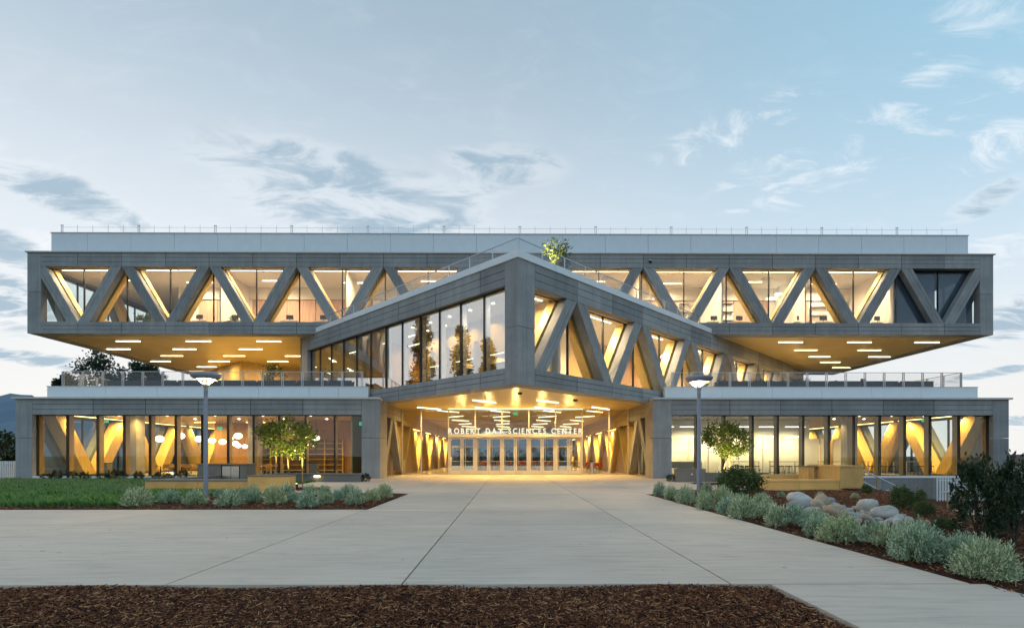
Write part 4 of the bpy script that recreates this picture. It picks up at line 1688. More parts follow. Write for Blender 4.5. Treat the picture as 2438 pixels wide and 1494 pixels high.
def uplight(x, y, target, label, energy):
    r = empty('uplight', (x, y, .03), None, label, 'uplight')
    tgt = Vector(target)
    d = (tgt - Vector((x, y, .2))).normalized()
    p0 = Vector((x, y, .16))
    mb = MB().tube(p0 - d * .08, p0 + d * .10, .07, .10, 14)
    mb.build('housing', 'black', r)
    r.children[-1].location = -Vector((x, y, .03))
    mb = MB().tube(p0 + d * .101, p0 + d * .112, .088, .088, 14)
    o = mb.build('lens', 'upglow', r)
    o.location = -Vector((x, y, .03))
    o = MB().tube((x, y, .0), (x, y, .14), .02, .02, 6).build('stake', 'black', r)
    o.location = -Vector((x, y, .03))
    ld = bpy.data.lights.new('uplight_lamp', 'SPOT')
    ld.energy = energy
    ld.color = (1.0, .80, .30)
    ld.spot_size = R(75)
    ld.spot_blend = .6
    ld.shadow_soft_size = .06
    lo_ = bpy.data.objects.new('uplight_lamp', ld)
    sc.collection.objects.link(lo_)
    lo_.parent = r
    lo_.location = (p0 + d * .16) - Vector((x, y, .03))
    lo_.rotation_euler = d.to_track_quat('-Z', 'Y').to_euler()
    return r


def pole_stake(px, py0, py1, Y, label):
    a, b = atY(px, py0, Y), atY(px, py1, Y)
    MBs = MB().tube((0, 0, 0), (0, 0, b.z - a.z), .028, .026, 8)
    o = MBs.build('tree_stake', 'stake', None, a)
    tag(o, label, 'stake', 'stakes of the young trees')


c1 = atY(683, 1042, 23.8)
tree('young_tree', atY(689, 1162, 23.8), 1.75, c1, (1.24, 1.1, .88), 4200, .12, .04, 'leaf',
     'young round-crowned tree lit from below beside the lawn-side bench wall', 21, 66, 'young plaza trees', .035)
b1 = atY(705, 1160, 23.0)
pole_stake(657, 1165, 1085, 23.8, 'timber stake holding the young tree beside the lawn-side bench wall')
pole_stake(720, 1165, 1075, 23.8, 'timber stake holding the young tree beside the lawn-side bench wall')
uplight(b1.x, b1.y, c1 + Vector((.1, -.2, 0)), 'small bright uplight aimed at the young tree by the lawn-side bench', 1300)
c2 = atY(1733, 1043, 27.6)
tree('young_tree', atY(1712, 1152, 27.6), 1.6, c2, (1.3, 1.1, .95), 4400, .125, .042, 'leaf',
     'young spreading tree lit from below in front of the white-walled room', 33, 62, 'young plaza trees', .04)
b2 = atY(1721, 1149, 27.0)
pole_stake(1737, 1153, 1068, 27.6, 'timber stake holding the young tree in front of the white-walled room')
uplight(b2.x, b2.y, c2 + Vector((.4, -.2, 0)), 'small bright uplight aimed at the young tree before the white-walled room', 1200)
# roof and terrace trees
rt = atY(1322, 640, 31.0)
tree('roof_tree', (rt.x, 31.0, 11.85), .8, (rt.x, 31.0, 13.45), (.72, .72, 1.1), 800, .30, .03, 'leaf',
     'small feathery tree lit from below on the roof terrace behind the railing', 44, 46, None, .035, cl_s=.15)
uplight_roof = uplight(rt.x - .5, 30.4, (rt.x, 31, 13.4), 'small uplight at the foot of the roof terrace tree', 2600)
uplight_roof.location.z = 11.9
tt = atY(652, 887, 44.0)
tree('terrace_tree', (tt.x, 44.0, 6.3), 1.3, (tt.x, 44.0, 8.5), (.85, .8, .8), 900, .16, .045, 'leaf',
     'small bushy tree on the terrace under the big overhang', 45, 40, None, .04)
# trees beyond
for i, (px_, top, Y_, r_, lb) in enumerate(((228, 843, 95, 4.0, 'tall dark tree behind the building, seen under the overhang'),
                                            (345, 868, 96, 2.6, 'narrow dark tree behind the building beside the taller one'),
                                            (170, 895, 94, 2.2, 'low dark tree behind the terrace railing corner'))):
    p = atY(px_, top, Y_)
    hgt = p.z
    tree('background_tree', (p.x, Y_, -.15), hgt * .5, (p.x, Y_, hgt - r_ * 1.4), (r_, r_, r_ * 1.5), 5200, .5, .18, 'darkleaf', lb, 60 + i, 42, 'trees behind the building', .3, cl_s=.17)
for i, (px_, top, Y_, r_) in enumerate(((1110, 1068, 125, 3.2), (1160, 1070, 130, 4), (1215, 1073, 128, 4), (1262, 1068, 126, 3.6), (1318, 1064, 124, 3.2), (1375, 1052, 108, 3.0))):
    p = atY(px_, top, Y_)
    tree('background_tree', (p.x, Y_, -.15), 1.2, (p.x, Y_, p.z - 1.6), (r_, r_, 1.7), 700, .5, .2, 'darkleaf',
         'low dark tree beyond the rear doors, seen through the lobby', 70 + i, 30, 'trees beyond the lobby', .2, limb=False)
pz = atY(5, 1030, 42)
tree('garden_tree', (atY(0, 1100, 42).x, 42, -.1), 1.2, (atY(0, 1100, 42).x, 42, pz.z - 1.4), (1.75, 1.6, 1.4), 1500, .3, .1, 'darkleaf',
     'dark leafy tree beside the outer corner of the lawn-side wing', 81, 40, None, .12)
for i, (x_, y_, h_, w_) in enumerate(((-58, 41.8, 24.3, 3.1), (-58, 35.3, 22.4, 3.0), (-58, 30.9, 20.3, 2.4))):
    tree('tall_conifer', (x_, y_, -.2), 4, (x_, y_, h_ * .56), (w_, w_, h_ * .44), 7000, .6, .16, 'needle',
         'tall conifer beyond the lawn, seen mirrored in the angled glass front', 90 + i, 120, 'conifers mirrored in the glass', .3, conic=True, limb=False, cl_s=.13)


# ------------------------------------------------------------------ river rocks
def rock_mesh(seed):
    bm = bmesh.new()
    bmesh.ops.create_icosphere(bm, subdivisions=3, radius=.5)
    rs = random.Random(seed)
    off = Vector((rs.random() * 9, rs.random() * 9, rs.random() * 9))
    from mathutils import noise as mn
    for v in bm.verts:
        d = v.co.normalized()
        q = 1 + .30 * mn.noise(d * 1.1 + off) + .10 * mn.noise(d * 2.7 + off)
        v.co = d * .5 * q
        v.co.x *= 1.0
        v.co.y *= .8 + .15 * rs.random() * 0
        v.co.z *= .70
    me = bpy.data.meshes.new('rock')
    bm.to_mesh(me)
    bm.free()
    me.materials.append(M['rock'])
    me.polygons.foreach_set("use_smooth", [True] * len(me.polygons))
    return me


ROCKS = [rock_mesh(s) for s in range(7)]


def rock(px, py, w_px, h_px, label, group, k, name='river_rock'):
    p = atZ(px, py, .1)
    for _ in range(3):
        p = atZ(px, py, bedz(p.x, p.y) + .01)
    g_ = 1.22 if name == 'boulder' else 1.0
    w, h = w_px * p.y / 1235 * g_, h_px * p.y / 1235 * g_ * 1.25
    o = link(name, ROCKS[k % 7], None, (p.x, p.y + w * .3, p.z + h * .38), random.uniform(0, 6.28))
    o.scale = (w, w * .95, h / .70)
    o.rotation_euler = (random.uniform(-.25, .25), random.uniform(-.25, .25), random.uniform(-.5, .5))
    tag(o, label, 'rock', group)


big = ((1090, 305, 148, 66, 'broad flat pale boulder at the head of the rock bed'), (1075, 335, 120, 55, 'long grey boulder lying below the broad flat boulder'),
       (1205, 315, 80, 68, 'rust-stained upright boulder beside the broad flat boulder'), (1175, 318, 85, 45, 'rounded grey boulder between the flat and rust-stained boulders'),
       (1492, 345, 95, 76, 'tilted pale boulder beside the mulch slope'), (1600, 385, 130, 66, 'large rounded tan boulder at the edge of the mulch slope'),
       (1255, 303, 68, 45, 'pale blocky boulder behind the rust-stained one'), (1330, 372, 140, 55, 'long blue-grey boulder in the middle of the rock bed'),
       (1150, 355, 90, 40, 'low tan boulder at the shrub edge of the rock bed'))
for i, (x_, y_, w_, h_, lb) in enumerate(big):
    rock(1500 + x_ / 2.6, 1090 + y_ / 2.6, w_ / 2.6, h_ / 2.6, lb, None, i, 'boulder')
rs_ = random.Random(5)
for i in range(120):
    t_ = rs_.random()
    x_ = 1200 + 600 * t_ + rs_.uniform(-70, 70)
    y_ = 320 + 120 * t_ + rs_.uniform(-26, 34)
    w_ = rs_.uniform(20, 62) * (1 if rs_.random() < .7 else .6)
    rock(1500 + x_ / 2.6, 1090 + y_ / 2.6, w_ / 2.6, w_ * rs_.uniform(.55, .8) / 2.6,
         'smooth river cobble in the dry rock bed among the boulders', 'cobbles of the rock bed', i)
for i in range(10):
    rock(1500 + (1880 + i * 16 + rs_.uniform(-10, 10)) / 2.6, 1090 + (495 + i * 4 + rs_.uniform(-8, 8)) / 2.6, 14, 8,
         'smooth river cobble in the dry rock bed among the boulders', 'cobbles of the rock bed', i)
o = MB().lathe([(0, .01), (.12, .01), (.13, .0), (.13, -.06)], (0, 0, 0), 20).build('drain_cover', 'pole', None, (5.95, 11.7, bedz(5.95, 11.7) + .05))
tag(o, 'small round drain cover in the mulch beside the walk', 'drain cover')


# ------------------------------------------------------------------ walls and benches of the forecourt
def wall_thing(name, parts, label, cat, mats, group=None):
    x0, y0 = parts[0][0], parts[0][2]
    r = empty(name, (x0, y0, 0), None, label, cat, group)
    for (a, b, c, d, e, f, nm, m) in parts:
        MB().box(0, b - a, 0, d - c, 0, f - e).build(nm, m, r, (a, c, e))
    return r


X = lambda px, Y: atY(px, 1000, Y).x
wall_thing('bench_wall', [
    (X(345, 21.9), X(470, 21.9) - .006, 21.9, 22.35, -.05, .44, 'wall_panel', 'tan'),
    (X(470, 21.9) + .006, X(590, 21.9) - .006, 21.9, 22.35, -.05, .44, 'wall_panel', 'tan'),
    (X(345, 21.9) - .02, X(590, 21.9) - .01, 21.87, 22.4, .45, .52, 'coping', 'greywall'),
    (X(590, 21.9), X(690, 21.9), 21.88, 22.5, -.05, .63, 'wall_panel', 'tan'),
    (X(590, 21.9) - .0, X(690, 21.9) + .01, 21.86, 22.55, .635, .70, 'coping', 'greywall'),
    (X(345, 21.9), X(345, 21.9) + .4, 22.36, 27.0, -.05, .50, 'return_wall', 'greywall')],
    'low tan plastered bench wall with raised end beside the lawn', 'wall', None)
wall_thing('grey_bench', [
    (X(650, 30.2), X(760, 30.2) - .01, 30.2, 30.7, 0, .40, 'bench_panel', 'greywall'),
    (X(760, 30.2) + .01, X(858, 30.2), 30.2, 30.7, 0, .40, 'bench_panel', 'greywall'),
    (X(648, 30.2), X(860, 30.2), 30.15, 30.75, .41, .50, 'bench_top', 'greywall')],
    'low grey precast bench with a lit wall lamp beside the concrete pier', 'bench', None)
SL1 = empty('wall_lamp', (X(754, 30.1), 30.14, .30), None, 'small lit lamp glowing on the front of the grey bench', 'lamp')
MB().box(-.16, .16, -.02, .05, 0, .07).build('lens', 'lampglow', SL1, WL[SL1])
MB().box(-.19, .19, -.035, .06, .071, .10).build('housing', 'steel', SL1, WL[SL1])
wall_thing('outdoor_counter', [
    (X(470, 27), X(526, 27) - .005, 27, 28.0, .02, 1.04, 'counter_panel', 'greywall'),
    (X(571, 27) + .005, X(577, 27) + .2, 27, 28.0, .02, 1.04, 'counter_panel', 'greywall'),
    (X(526, 27), X(571, 27), 27.06, 28.0, .02, 1.02, 'cabinet', 'black'),
    (X(529, 27), X(549, 27), 27.0, 27.055, .12, .98, 'cabinet_door', 'stainless'),
    (X(550, 27), X(569, 27), 27.0, 27.055, .12, .98, 'cabinet_door', 'stainless'),
    (X(469, 27), X(579, 27) + .2, 26.95, 28.05, 1.045, 1.11, 'counter_top', 'greywall')],
    'grey outdoor counter with a stainless cabinet behind the lawn-side bench wall', 'counter', None)
wall_thing('bench_wall', [
    (X(1815, 21.9), X(1904, 21.9) - .006, 21.9, 22.4, -.4, .42, 'wall_panel', 'tan'),
    (X(1904, 21.9) + .006, X(1999, 21.9) - .006, 21.9, 22.4, -.4, .42, 'wall_panel', 'tan'),
    (X(1815, 21.9) - .02, X(1999, 21.9) - .01, 21.87, 22.45, .43, .50, 'coping', 'tan'),
    (X(1999, 21.9), X(2055, 21.9), 21.88, 24.2, -.6, 1.02, 'end_block', 'tan'),
    (X(1999, 21.9) - .01, X(2055, 21.9) + .02, 21.85, 24.25, 1.03, 1.10, 'coping', 'tan'),
    (X(1907, 24), X(1921, 24), 23.4, 24.2, -.1, 1.0, 'counter_panel', 'tan'),
    (X(1921, 24) + .01, X(1976, 24), 23.55, 24.2, .0, .98, 'cabinet', 'black'),
    (X(1925, 24), X(1943, 24), 23.5, 23.545, .1, .95, 'cabinet_door', 'stainless'),
    (X(1944, 24), X(1962, 24), 23.5, 23.545, .1, .95, 'cabinet_door', 'stainless'),
    (X(1905, 24), X(1999, 21.9) + 1.1, 23.38, 24.22, 1.001, 1.06, 'counter_top', 'greywall'),
    (X(1815, 25), X(1906, 25), 24.8, 25.2, -.1, .62, 'back_wall', 'tan')],
    'tan plastered bench wall with tall end block and stainless cabinet beside the rocks', 'wall', None)
wall_thing('precast_wall', [
    (X(1611, 30), X(1681, 30) - .01, 30, 30.5, -.02, .70, 'wall_panel', 'greywall'),
    (X(1681, 30) + .01, X(1735, 30), 30.02, 30.5, -.02, .48, 'wall_panel', 'greywall'),
    (X(1735, 30) + .01, X(1830, 30), 30.02, 30.5, -.02, .48, 'wall_panel', 'greywall'),
    (X(1611, 30) - .02, X(1681, 30), 29.97, 30.53, .705, .76, 'coping', 'greywall'),
    (X(1681, 30) + .01, X(1830, 30), 29.99, 30.53, .485, .54, 'coping', 'greywall')],
    'brown-grey precast wall with a high and a low part beside the concrete pier', 'wall', None)
for i, (a, Y_, z_, lb) in enumerate(((1647, 29.96, .45, 'small round step light on the precast wall beside the pier'),
                                    (1882, 24.76, .30, 'small round step light on the wall behind the tan bench'))):
    r = empty('step_light', (X(a, Y_), Y_, z_), None, lb, 'light')
    MB().tube((0, .05, 0), (0, -.03, 0), .08, .07, 14).build('housing', 'steel', r, WL[r])
    MB().tube((0, -.031, 0), (0, -.045, 0), .045, .04, 12).build('lens', 'plaster', r, WL[r])


# ------------------------------------------------------------------ street lamps, bollard, handrails, fences
def street_lamp(px, Y, label):
    x = atY(px, 1100, Y).x
    r = empty('street_lamp', (x, Y, .02), None, label, 'street lamp', 'plaza lamp posts')
    o = (x, Y, 0.02)
    MB().lathe([(0, 0), (.13, 0), (.13, .03), (.09, .06), (.075, .1)], (0, 0, 0), 18).build('base_plate', 'pole', r, o, smooth=False)
    MB().lathe([(.075, .06), (.068, 1.8), (.062, 3.45), (.062, 3.60), (.068, 3.61), (.068, 3.66), (.062, 3.67), (.075, 3.80), (.11, 3.86), (0, 3.86)], (0, 0, 0), 18).build('pole', 'pole', r, o, smooth=True)
    mb = MB()
    for i in range(5):
        t = 2 * PI * i / 5 + .3
        c, s = math.cos(t), math.sin(t)
        mb.tube((.07 * c, .07 * s, 3.84), (.33 * c, .33 * s, 4.06), .022, .022, 6)
    mb.build('strut', 'pole', r, o)
    MB().lathe([(.33, 4.03), (.43, 4.10), (.465, 4.18), (.46, 4.21), (.38, 4.24), (.2, 4.265), (0, 4.27)], (0, 0, 0), 28).build('shade', 'pole', r, o, smooth=True)
    MB().lathe([(0, 4.09), (.33, 4.035)], (0, 0, 0), 24).build('reflector', 'white', r, o)
    MB().lathe([(0, 3.865), (.05, 3.87), (.055, 3.96), (.045, 4.0), (0, 4.005)], (0, 0, 0), 14).build('bulb', 'lampglow', r, o)
    ld = bpy.data.lights.new('street_lamp_light', 'POINT')
    ld.energy = 650
    ld.color = (1.0, .70, .30)
    ld.shadow_soft_size = .05
    lo_ = bpy.data.objects.new('street_lamp_light', ld)
    sc.collection.objects.link(lo_)
    lo_.parent = r
    lo_.location = (0, 0, 4.02)
    return r


street_lamp(490, 17.39, 'tall grey lamp post with a glowing dish head beside the lawn')
street_lamp(1664, 17.94, 'tall grey lamp post with a glowing dish head beside the rock-side shrubs')
r = empty('door_bollard', (atY(1409, 1130, 41.3).x, 41.3, 0), None, 'slim steel push-button post beside the entrance doors', 'bollard')
MB().box(-.09, .09, -.09, .09, 0, 1.02).build('post', 'steel', r, WL[r])
MB().box(-.095, .095, -.1, .1, 1.021, 1.14).build('cap', 'black', r, WL[r])
MB().tube((0, -.091, .85), (0, -.105, .85), .05, .05, 12).build('button', 'stainless', r, WL[r])


def rail_thing(label, segs, posts, rad=.036, name='stair_handrail'):
    p0 = Vector(segs[0])
    r = empty(name, p0, None, label, 'handrail', 'garden stair handrails')
    mb = MB()
    for a, b in zip(segs[:-1], segs[1:]):
        mb.tube(Vector(a) - p0, Vector(b) - p0, rad, rad, 8)
    mb.build('rail', 'coping', r, p0)
    for a in posts:
        zb = bedz(a[0], a[1]) - .05
        MB().box(-.03, .03, -.02, .02, 0, a[2] - zb).build('post', 'stake', r, (a[0], a[1], zb))


A_ = lambda px, py, Y: tuple(atY(px, py, Y))
rail_thing('long sloping handrail descending from the tan end block', [A_(2056, 1119, 23.2), A_(2145, 1162, 23.2), A_(2190, 1174, 23.2)], [A_(2088, 1136, 23.2), A_(2186, 1172, 23.2)])
rail_thing('short lower handrail in front of the long sloping one', [A_(2056, 1147, 22.6), A_(2095, 1167, 22.6), A_(2116, 1167, 22.6)], [A_(2088, 1163, 22.6), A_(2115, 1167, 22.6)])
rail_thing('level handrail above the garden path', [A_(2240, 1171, 24.6), A_(2272, 1170, 24.6), A_(2291, 1175, 24.6), A_(2345, 1190, 24.6)], [A_(2256, 1171, 24.6), A_(2291, 1175, 24.6)])


def slat_fence(label, x0, x1, Y, z0, z1, n, mat, w=.05):
    r = empty('slat_screen', (x0, Y, z0), None, label, 'fence')
    for i in range(n):
        x = x0 + (x1 - x0) * i / (n - 1)
        MB().box(-w / 2, w / 2, 0, .04, 0, z1 - z0).build('slat', mat, r, (x, Y, z0))
    MB().box(0, x1 - x0, .041, .08, .15, .2).build('rail', mat, r, (x0, Y, z0))
    MB().box(0, x1 - x0, .041, .08, z1 - z0 - .2, z1 - z0 - .15).build('rail', mat, r, (x0, Y, z0))


slat_fence('pale vertical slat screen standing in front of the concrete plinth', X(2232, 33.5), X(2345, 33.5), 33.5, -1.45, .12, 18, 'white', .075)
slat_fence('pale vertical slat fence beyond the outer corner of the lawn-side wing', X(-30, 38), X(37, 38), 38, -.12, 1.15, 14, 'white', .09)

# neighbouring house and far hills
hx = X(2403, 72)
HS = empty('neighbour_house', (hx + 8, 76, -3.0), None, 'cream house with dark shingled roof beyond the slope', 'house')
MB().box(hx, hx + 16, 72, 82, -3.2, .45).build('wall', 'stucco', HS)
HS.children[-1].location = -Vector((hx + 8, 76, -3.0))
mb = MB().prism([(hx - .4, .46), (hx + 16.4, .46), (hx + 16.4, .6), (hx - .4, .6)], 71.5, 82.5)
k_ = len(mb.v)
mb.v += [(hx - .4, 71.5, .6), (hx + 16.4, 71.5, .6), (hx + 16.4, 82.5, .6), (hx - .4, 82.5, .6), (hx + 1.5, 77, 1.75), (hx + 15, 77, 1.75)]
for q in ((0, 1, 5, 4), (2, 3, 4, 5), (1, 2, 5), (3, 0, 4)):
    mb.f.append([k_ + i for i in q])
    mb.mi.append(0)
o = mb.build('roof', 'rooftile', HS)
o.location = -Vector((hx + 8, 76, -3.0))
for i in range(4):
    wx = hx + .5 + i * 2.6
    w_ = MB().box(wx, wx + .8, 71.94, 72.02, -1.9, -.4).build('window', 'white', HS)
    w_.location = -Vector((hx + 8, 76, -3.0))
    WL[w_] = Vector((0, 0, 0))
    MB().box(wx + .06, wx + .74, 71.92, 71.938, -1.84, -.46).build('pane', 'frame', w_)
hv, hf = [], []
nn = 90
for j in range(3):
    for i in range(nn):
        x = -5200 + 5200 * i / (nn - 1) * 1.35
        rid = 330 + 90 * math.sin(i * .37) + 45 * math.sin(i * .93 + 1) + 18 * math.sin(i * 2.3)
        rid *= ss((1600 - x) / 2600) * .95 + .05
        hv.append((x, 2800 + j * 500, (-20, rid * .6, rid)[j]))
for j in range(2):
    for i in range(nn - 1):
        hf.append((j * nn + i, j * nn + i + 1, (j + 1) * nn + i + 1, (j + 1) * nn + i))
me = bpy.data.meshes.new('hills')
me.from_pydata(hv, [], hf)
me.materials.append(M['hill'])
tag(link('hills', me), kind='structure')


# ------------------------------------------------------------------ railings and roof equipment
def railing(label, pts, z0, z1, step, group=None, mesh=True, cable=True, name='terrace_railing', double=True):
    """posts in pairs, round top rail, wire mesh infill; pts is a plan polyline"""
    p0 = Vector((pts[0][0], pts[0][1], z0))
    r = empty(name, p0, None, label, 'railing', group)
    for (ax, ay), (bx_, by) in zip(pts[:-1], pts[1:]):
        v = Vector((bx_ - ax, by - ay, 0))
        L = v.length
        d = v.normalized()
        ang = math.atan2(d.y, d.x)
        n = max(1, round(L / step))
        for i in range(n + 1):
            q = Vector((ax, ay, 0)) + d * (L * i / n)
            for s in ((-.055, .055) if double else (0,)):
                MB().box(-.024, .024, -.025, .025, 0, z1 - z0 - .02).build('post', 'steel', r, (q.x + d.x * s, q.y + d.y * s, z0), ang)
        MB().box(0, L, -.03, .03, z1 - z0 - .04, z1 - z0).build('top_rail', 'steel', r, (ax, ay, z0), ang)
        if mesh:
            for i in range(n):
                q = Vector((ax, ay, 0)) + d * (L * i / n)
                MB().box(.09, L / n - .09, -.004, .004, .06, z1 - z0 - .10).build('mesh_panel', 'mesh', r, (q.x, q.y, z0), ang)
    return r


ry = 36.75
railing('steel terrace railing with mesh panels above the lawn-side wing', [(X(150, ry) + .2, 50), (X(150, ry), ry), (X(862, ry), ry)], 6.40, 7.47, 1.41)
railing('steel terrace railing with mesh panels above the rock-side wing', [(X(1600, ry), ry), (X(2288, ry), ry), (X(2288, ry) - .2, 50)], 6.40, 7.45, 1.41)
rc = C + Vector((0, .75, 0))
railing('steel roof railing running up to the projecting corner', [(rc.x - 15.0, rc.y + 15.0), (rc.x, rc.y), (rc.x + 15.3, rc.y + 15.3)], 12.0, 13.02, 1.95, double=False, mesh=True)
rx = rng(X(148, 45.6), X(2278, 45.6), 1.33)
RG = empty('roof_safety_line', (rx[0], 45.6, 20.42), None, 'thin row of posts and cable along the rooftop screen', 'railing')
for i, x in enumerate(rx):
    if i % 5 == 0:
        MB().box(-.09, -.05, -.02, .02, 0, 1.24).box(.05, .09, -.02, .02, 0, 1.24).box(-.13, .13, -.03, .03, 1.2, 1.25).build('post', 'steel', RG, (x, 45.6, 20.42))
    else:
        MB().tube((0, 0, 0), (0, 0, 1.25), .018, .014, 6).build('post', 'steel', RG, (x, 45.6, 20.42))
MB().tube((0, 0, 1.05), (rx[-1] - rx[0], 0, 1.05), .011, .011, 5).build('cable', 'steel', RG, (rx[0], 45.6, 20.42))


ORD = ('first', 'second', 'third', 'fourth', 'fifth', 'sixth', 'seventh')


def planter(x0, x1, Y, z0, z1, label, group, seed, h=.5):
    r = empty('planter_box', ((x0 + x1) / 2, Y, z0), None, label, 'planter', group)
    mb = MB().box(x0, x1, Y, Y + .7, z0, z1 - .06).box(x0 - .02, x1 + .02, Y - .02, Y + .05, z1 - .06, z1).box(x0 - .02, x1 + .02, Y + .65, Y + .72, z1 - .06, z1)
    o = mb.build('box', 'planter', r)
    o.location = -WL[r]
    rs = np.random.default_rng(seed)
    n = int(260 * (x1 - x0) / 3)
    c = np.stack([rs.uniform(x0 + .1, x1 - .1, n), rs.uniform(Y + .1, Y + .6, n), np.full(n, z1 - .1)], 1)
    amp = (.4 + .6 * (np.sin(c[:, 0] * 1.7 + seed) > .1)) * h
    d = rs.normal(0, .35, (n, 3)) + np.array([0, 0, 1.0])
    V, F = leaves(c, d, .5, .014, rs)
    V = V.reshape(n, 4, 3)
    V = c[:, None, :] + (V - c[:, None, :]) * amp[:, None, None] * 1.2
    o = link('grasses', raw_mesh('grasses', V.reshape(-1, 3), F, 'darkleaf'), r)
    o.location = -WL[r]


for i, (a, b) in enumerate(((255, 330), (334, 420), (424, 515), (519, 610), (614, 705), (709, 780), (784, 838))):
    planter(X(a, 37.6), X(b, 37.6) - .04, 37.6, 6.28, 6.96, ORD[i] + ' long dark planter box from the outer corner of the lawn-side terrace railing', 'lawn-side terrace planters', i, .35)
for i, (a, b) in enumerate(((1710, 1790), (1794, 1880), (1884, 1970), (1974, 2055), (2059, 2140), (2144, 2224))):
    planter(X(a, 37.6), X(b, 37.6) - .04, 37.6, 6.28, 6.96, ORD[i] + ' long dark planter box from the big overhang along the rock-side terrace railing', 'rock-side terrace planters', i + 20, .3 if i > 2 else .7)
for P, xa, xb in ((PLW, X(150, 37), -9.5), (PRW, 11, X(2300, 37))):
    MB().box(xa, xb, 36.95, 60, 5.76, 6.28).build('terrace_paving', 'terrace', P)


# ------------------------------------------------------------------ furniture
def make_chair(name, mat, legm, label, cat, group, seat=.46, w=.46):
    r = empty(name, (0, 0, 0), None, label, cat, group)
    h = w / 2
    MB().prism([(-h, seat - .03), (h, seat - .03), (h, seat), (-h, seat)], -h, h).build('seat', mat, r)
    mb = MB()
    mb.prism([(-h, seat + .12), (h, seat + .12), (h * .92, seat + .42), (-h * .92, seat + .42)], h - .02, h + .02)
    mb.box(-h * .8, -h * .7, h - .015, h + .015, seat, seat + .14).box(h * .7, h * .8, h - .015, h + .015, seat, seat + .14)
    mb.build('backrest', mat, r)
    for sx in (-1, 1):
        for sy in (-1, 1):
            MB().tube((sx * h * .8, sy * h * .8, seat - .03), (sx * h, sy * h, 0), .016, .014, 6).build('leg', legm, r)
    return r


def make_table(name, w, d, h, mat, legm, label, group, cat='table'):
    r = empty(name, (0, 0, 0), None, label, cat, group)
    MB().box(-w / 2, w / 2, -d / 2, d / 2, h - .04, h).build('table_top', mat, r)
    for sx in (-1, 1):
        for sy in (-1, 1):
            MB().box(sx * (w / 2 - .06) - .025, sx * (w / 2 - .06) + .025, sy * (d / 2 - .06) - .025, sy * (d / 2 - .06) + .025, 0, h - .04).build('leg', legm, r)
    if h > 1:
        MB().box(-w / 2 + .08, w / 2 - .08, -.02, .02, .22, .26).build('foot_rail', legm, r)
    return r


def spread(proto, spots):
    for i, (x, y, z, a) in enumerate(spots):
        if i == 0:
            proto.location = (x, y, z)
            proto.rotation_euler = (0, 0, a)
        else:
            copy_tree(proto, (x, y, z), a)


TF = .03
lt = make_table('library_table', 1.7, .85, .74, 'oak', 'frame', 'oak table inside the glazed room under the white globe lamps', 'tables under the globe lamps')
lspots = [(X(400, 38.6), 38.6, TF, 0), (X(455, 40.4), 40.4, TF, 0), (X(520, 42.0), 42.0, TF, 0), (X(640, 39.2), 39.2, TF, 0)]
spread(lt, lspots)
lch = make_chair('library_chair', 'wood', 'steel', 'curved wooden chair at an oak table inside the glazed room', 'chair', 'chairs at the oak tables')
cs = []
for (x, y, z, a) in lspots:
    for dx in (-.45, .45):
        cs += [(x + dx, y - .75, z, PI + random.uniform(-.3, .3)), (x + dx, y + .75, z, random.uniform(-.3, .3))]
spread(lch, cs)
for i, (a, b, Y_, dd) in enumerate(((380, 1044, 38.4, 20), (430, 1037, 39.2, 19), (474, 1044, 40, 19), (505, 1048, 40.6, 17), (530, 1051, 41, 17), (549, 1043, 41.4, 13),
                                    (567, 1037, 41.8, 19), (560, 1055, 42.6, 16), (567, 1060, 43, 14), (583, 1062, 43.4, 13), (752, 1042, 40.5, 18))):
    p = atY(a, b, Y_)
    r_ = dd * Y_ / 1235 / 2
    r = empty('globe_lamp', (p.x, Y_, 4.48), None, 'white globe pendant lamp hanging over the oak tables' if i < 10 else 'single white globe pendant lamp hanging before the book shelves',
              'lamp', 'globe lamps' if i < 10 else None)
    prof = [(0, -r_ * .78)] + [(r_ * math.cos(t), r_ * .78 * math.sin(t)) for t in [R(-70 + 20 * q) for q in range(8)]] + [(0, r_ * .78)]
    MB().lathe(prof, (0, 0, 0), 18).build('globe', 'globe', r, p, smooth=True)
    MB().tube((0, 0, r_ * .7), (0, 0, 4.47 - p.z), .008, .008, 5).build('cord', 'black', r, p)
ht = make_table('high_table', 2.0, .75, 1.08, 'oak', 'alu', 'long high table with stools inside the white-walled room', 'high tables')
hs = [(X(v, Y_), Y_, TF, 0) for v, Y_ in ((1772, 39.0), (1868, 38.4), (1985, 38.8), (2090, 38.2), (2180, 38.6))]
spread(ht, hs)
st = empty('bar_stool', (0, 0, 0), None, 'dark bar stool at a high table inside the white-walled room', 'stool', 'bar stools')
MB().box(-.18, .18, -.16, .16, .70, .75).build('seat', 'black', st)
for sx in (-1, 1):
    for sy in (-1, 1):
        MB().tube((sx * .14, sy * .12, .70), (sx * .2, sy * .18, 0), .014, .012, 6).build('leg', 'black', st)
MB().box(-.17, .17, -.19, -.17, .26, .28).build('foot_ring', 'black', st)
for t_i, (x, y, z, a) in enumerate(hs):
    for dx in (-.6, 0, .6):
        for dy in (-.62, .62):
            s_ = copy_tree(st, (x + dx, y + dy, TF), random.uniform(-.2, .2))
            s_['label'] = 'dark bar stool at the ' + ORD[t_i] + ' high table from the reception desk, on its ' + ('window' if dy < 0 else 'wall') + ' side'
for c_ in list(st.children):
    bpy.data.objects.remove(c_)
bpy.data.objects.remove(st)
rt_ = make_table('cafe_table', .8, .8, .74, 'oak', 'steel', 'small square table with red chairs inside the lobby', 'lobby tables')
rsx = [(-2.6, 56), (1.2, 58.5), (4.4, 55.5), (-1.0, 64), (3.0, 66), (7.6, 47.0)]
spread(rt_, [(x, y, .014, .3) for x, y in rsx])
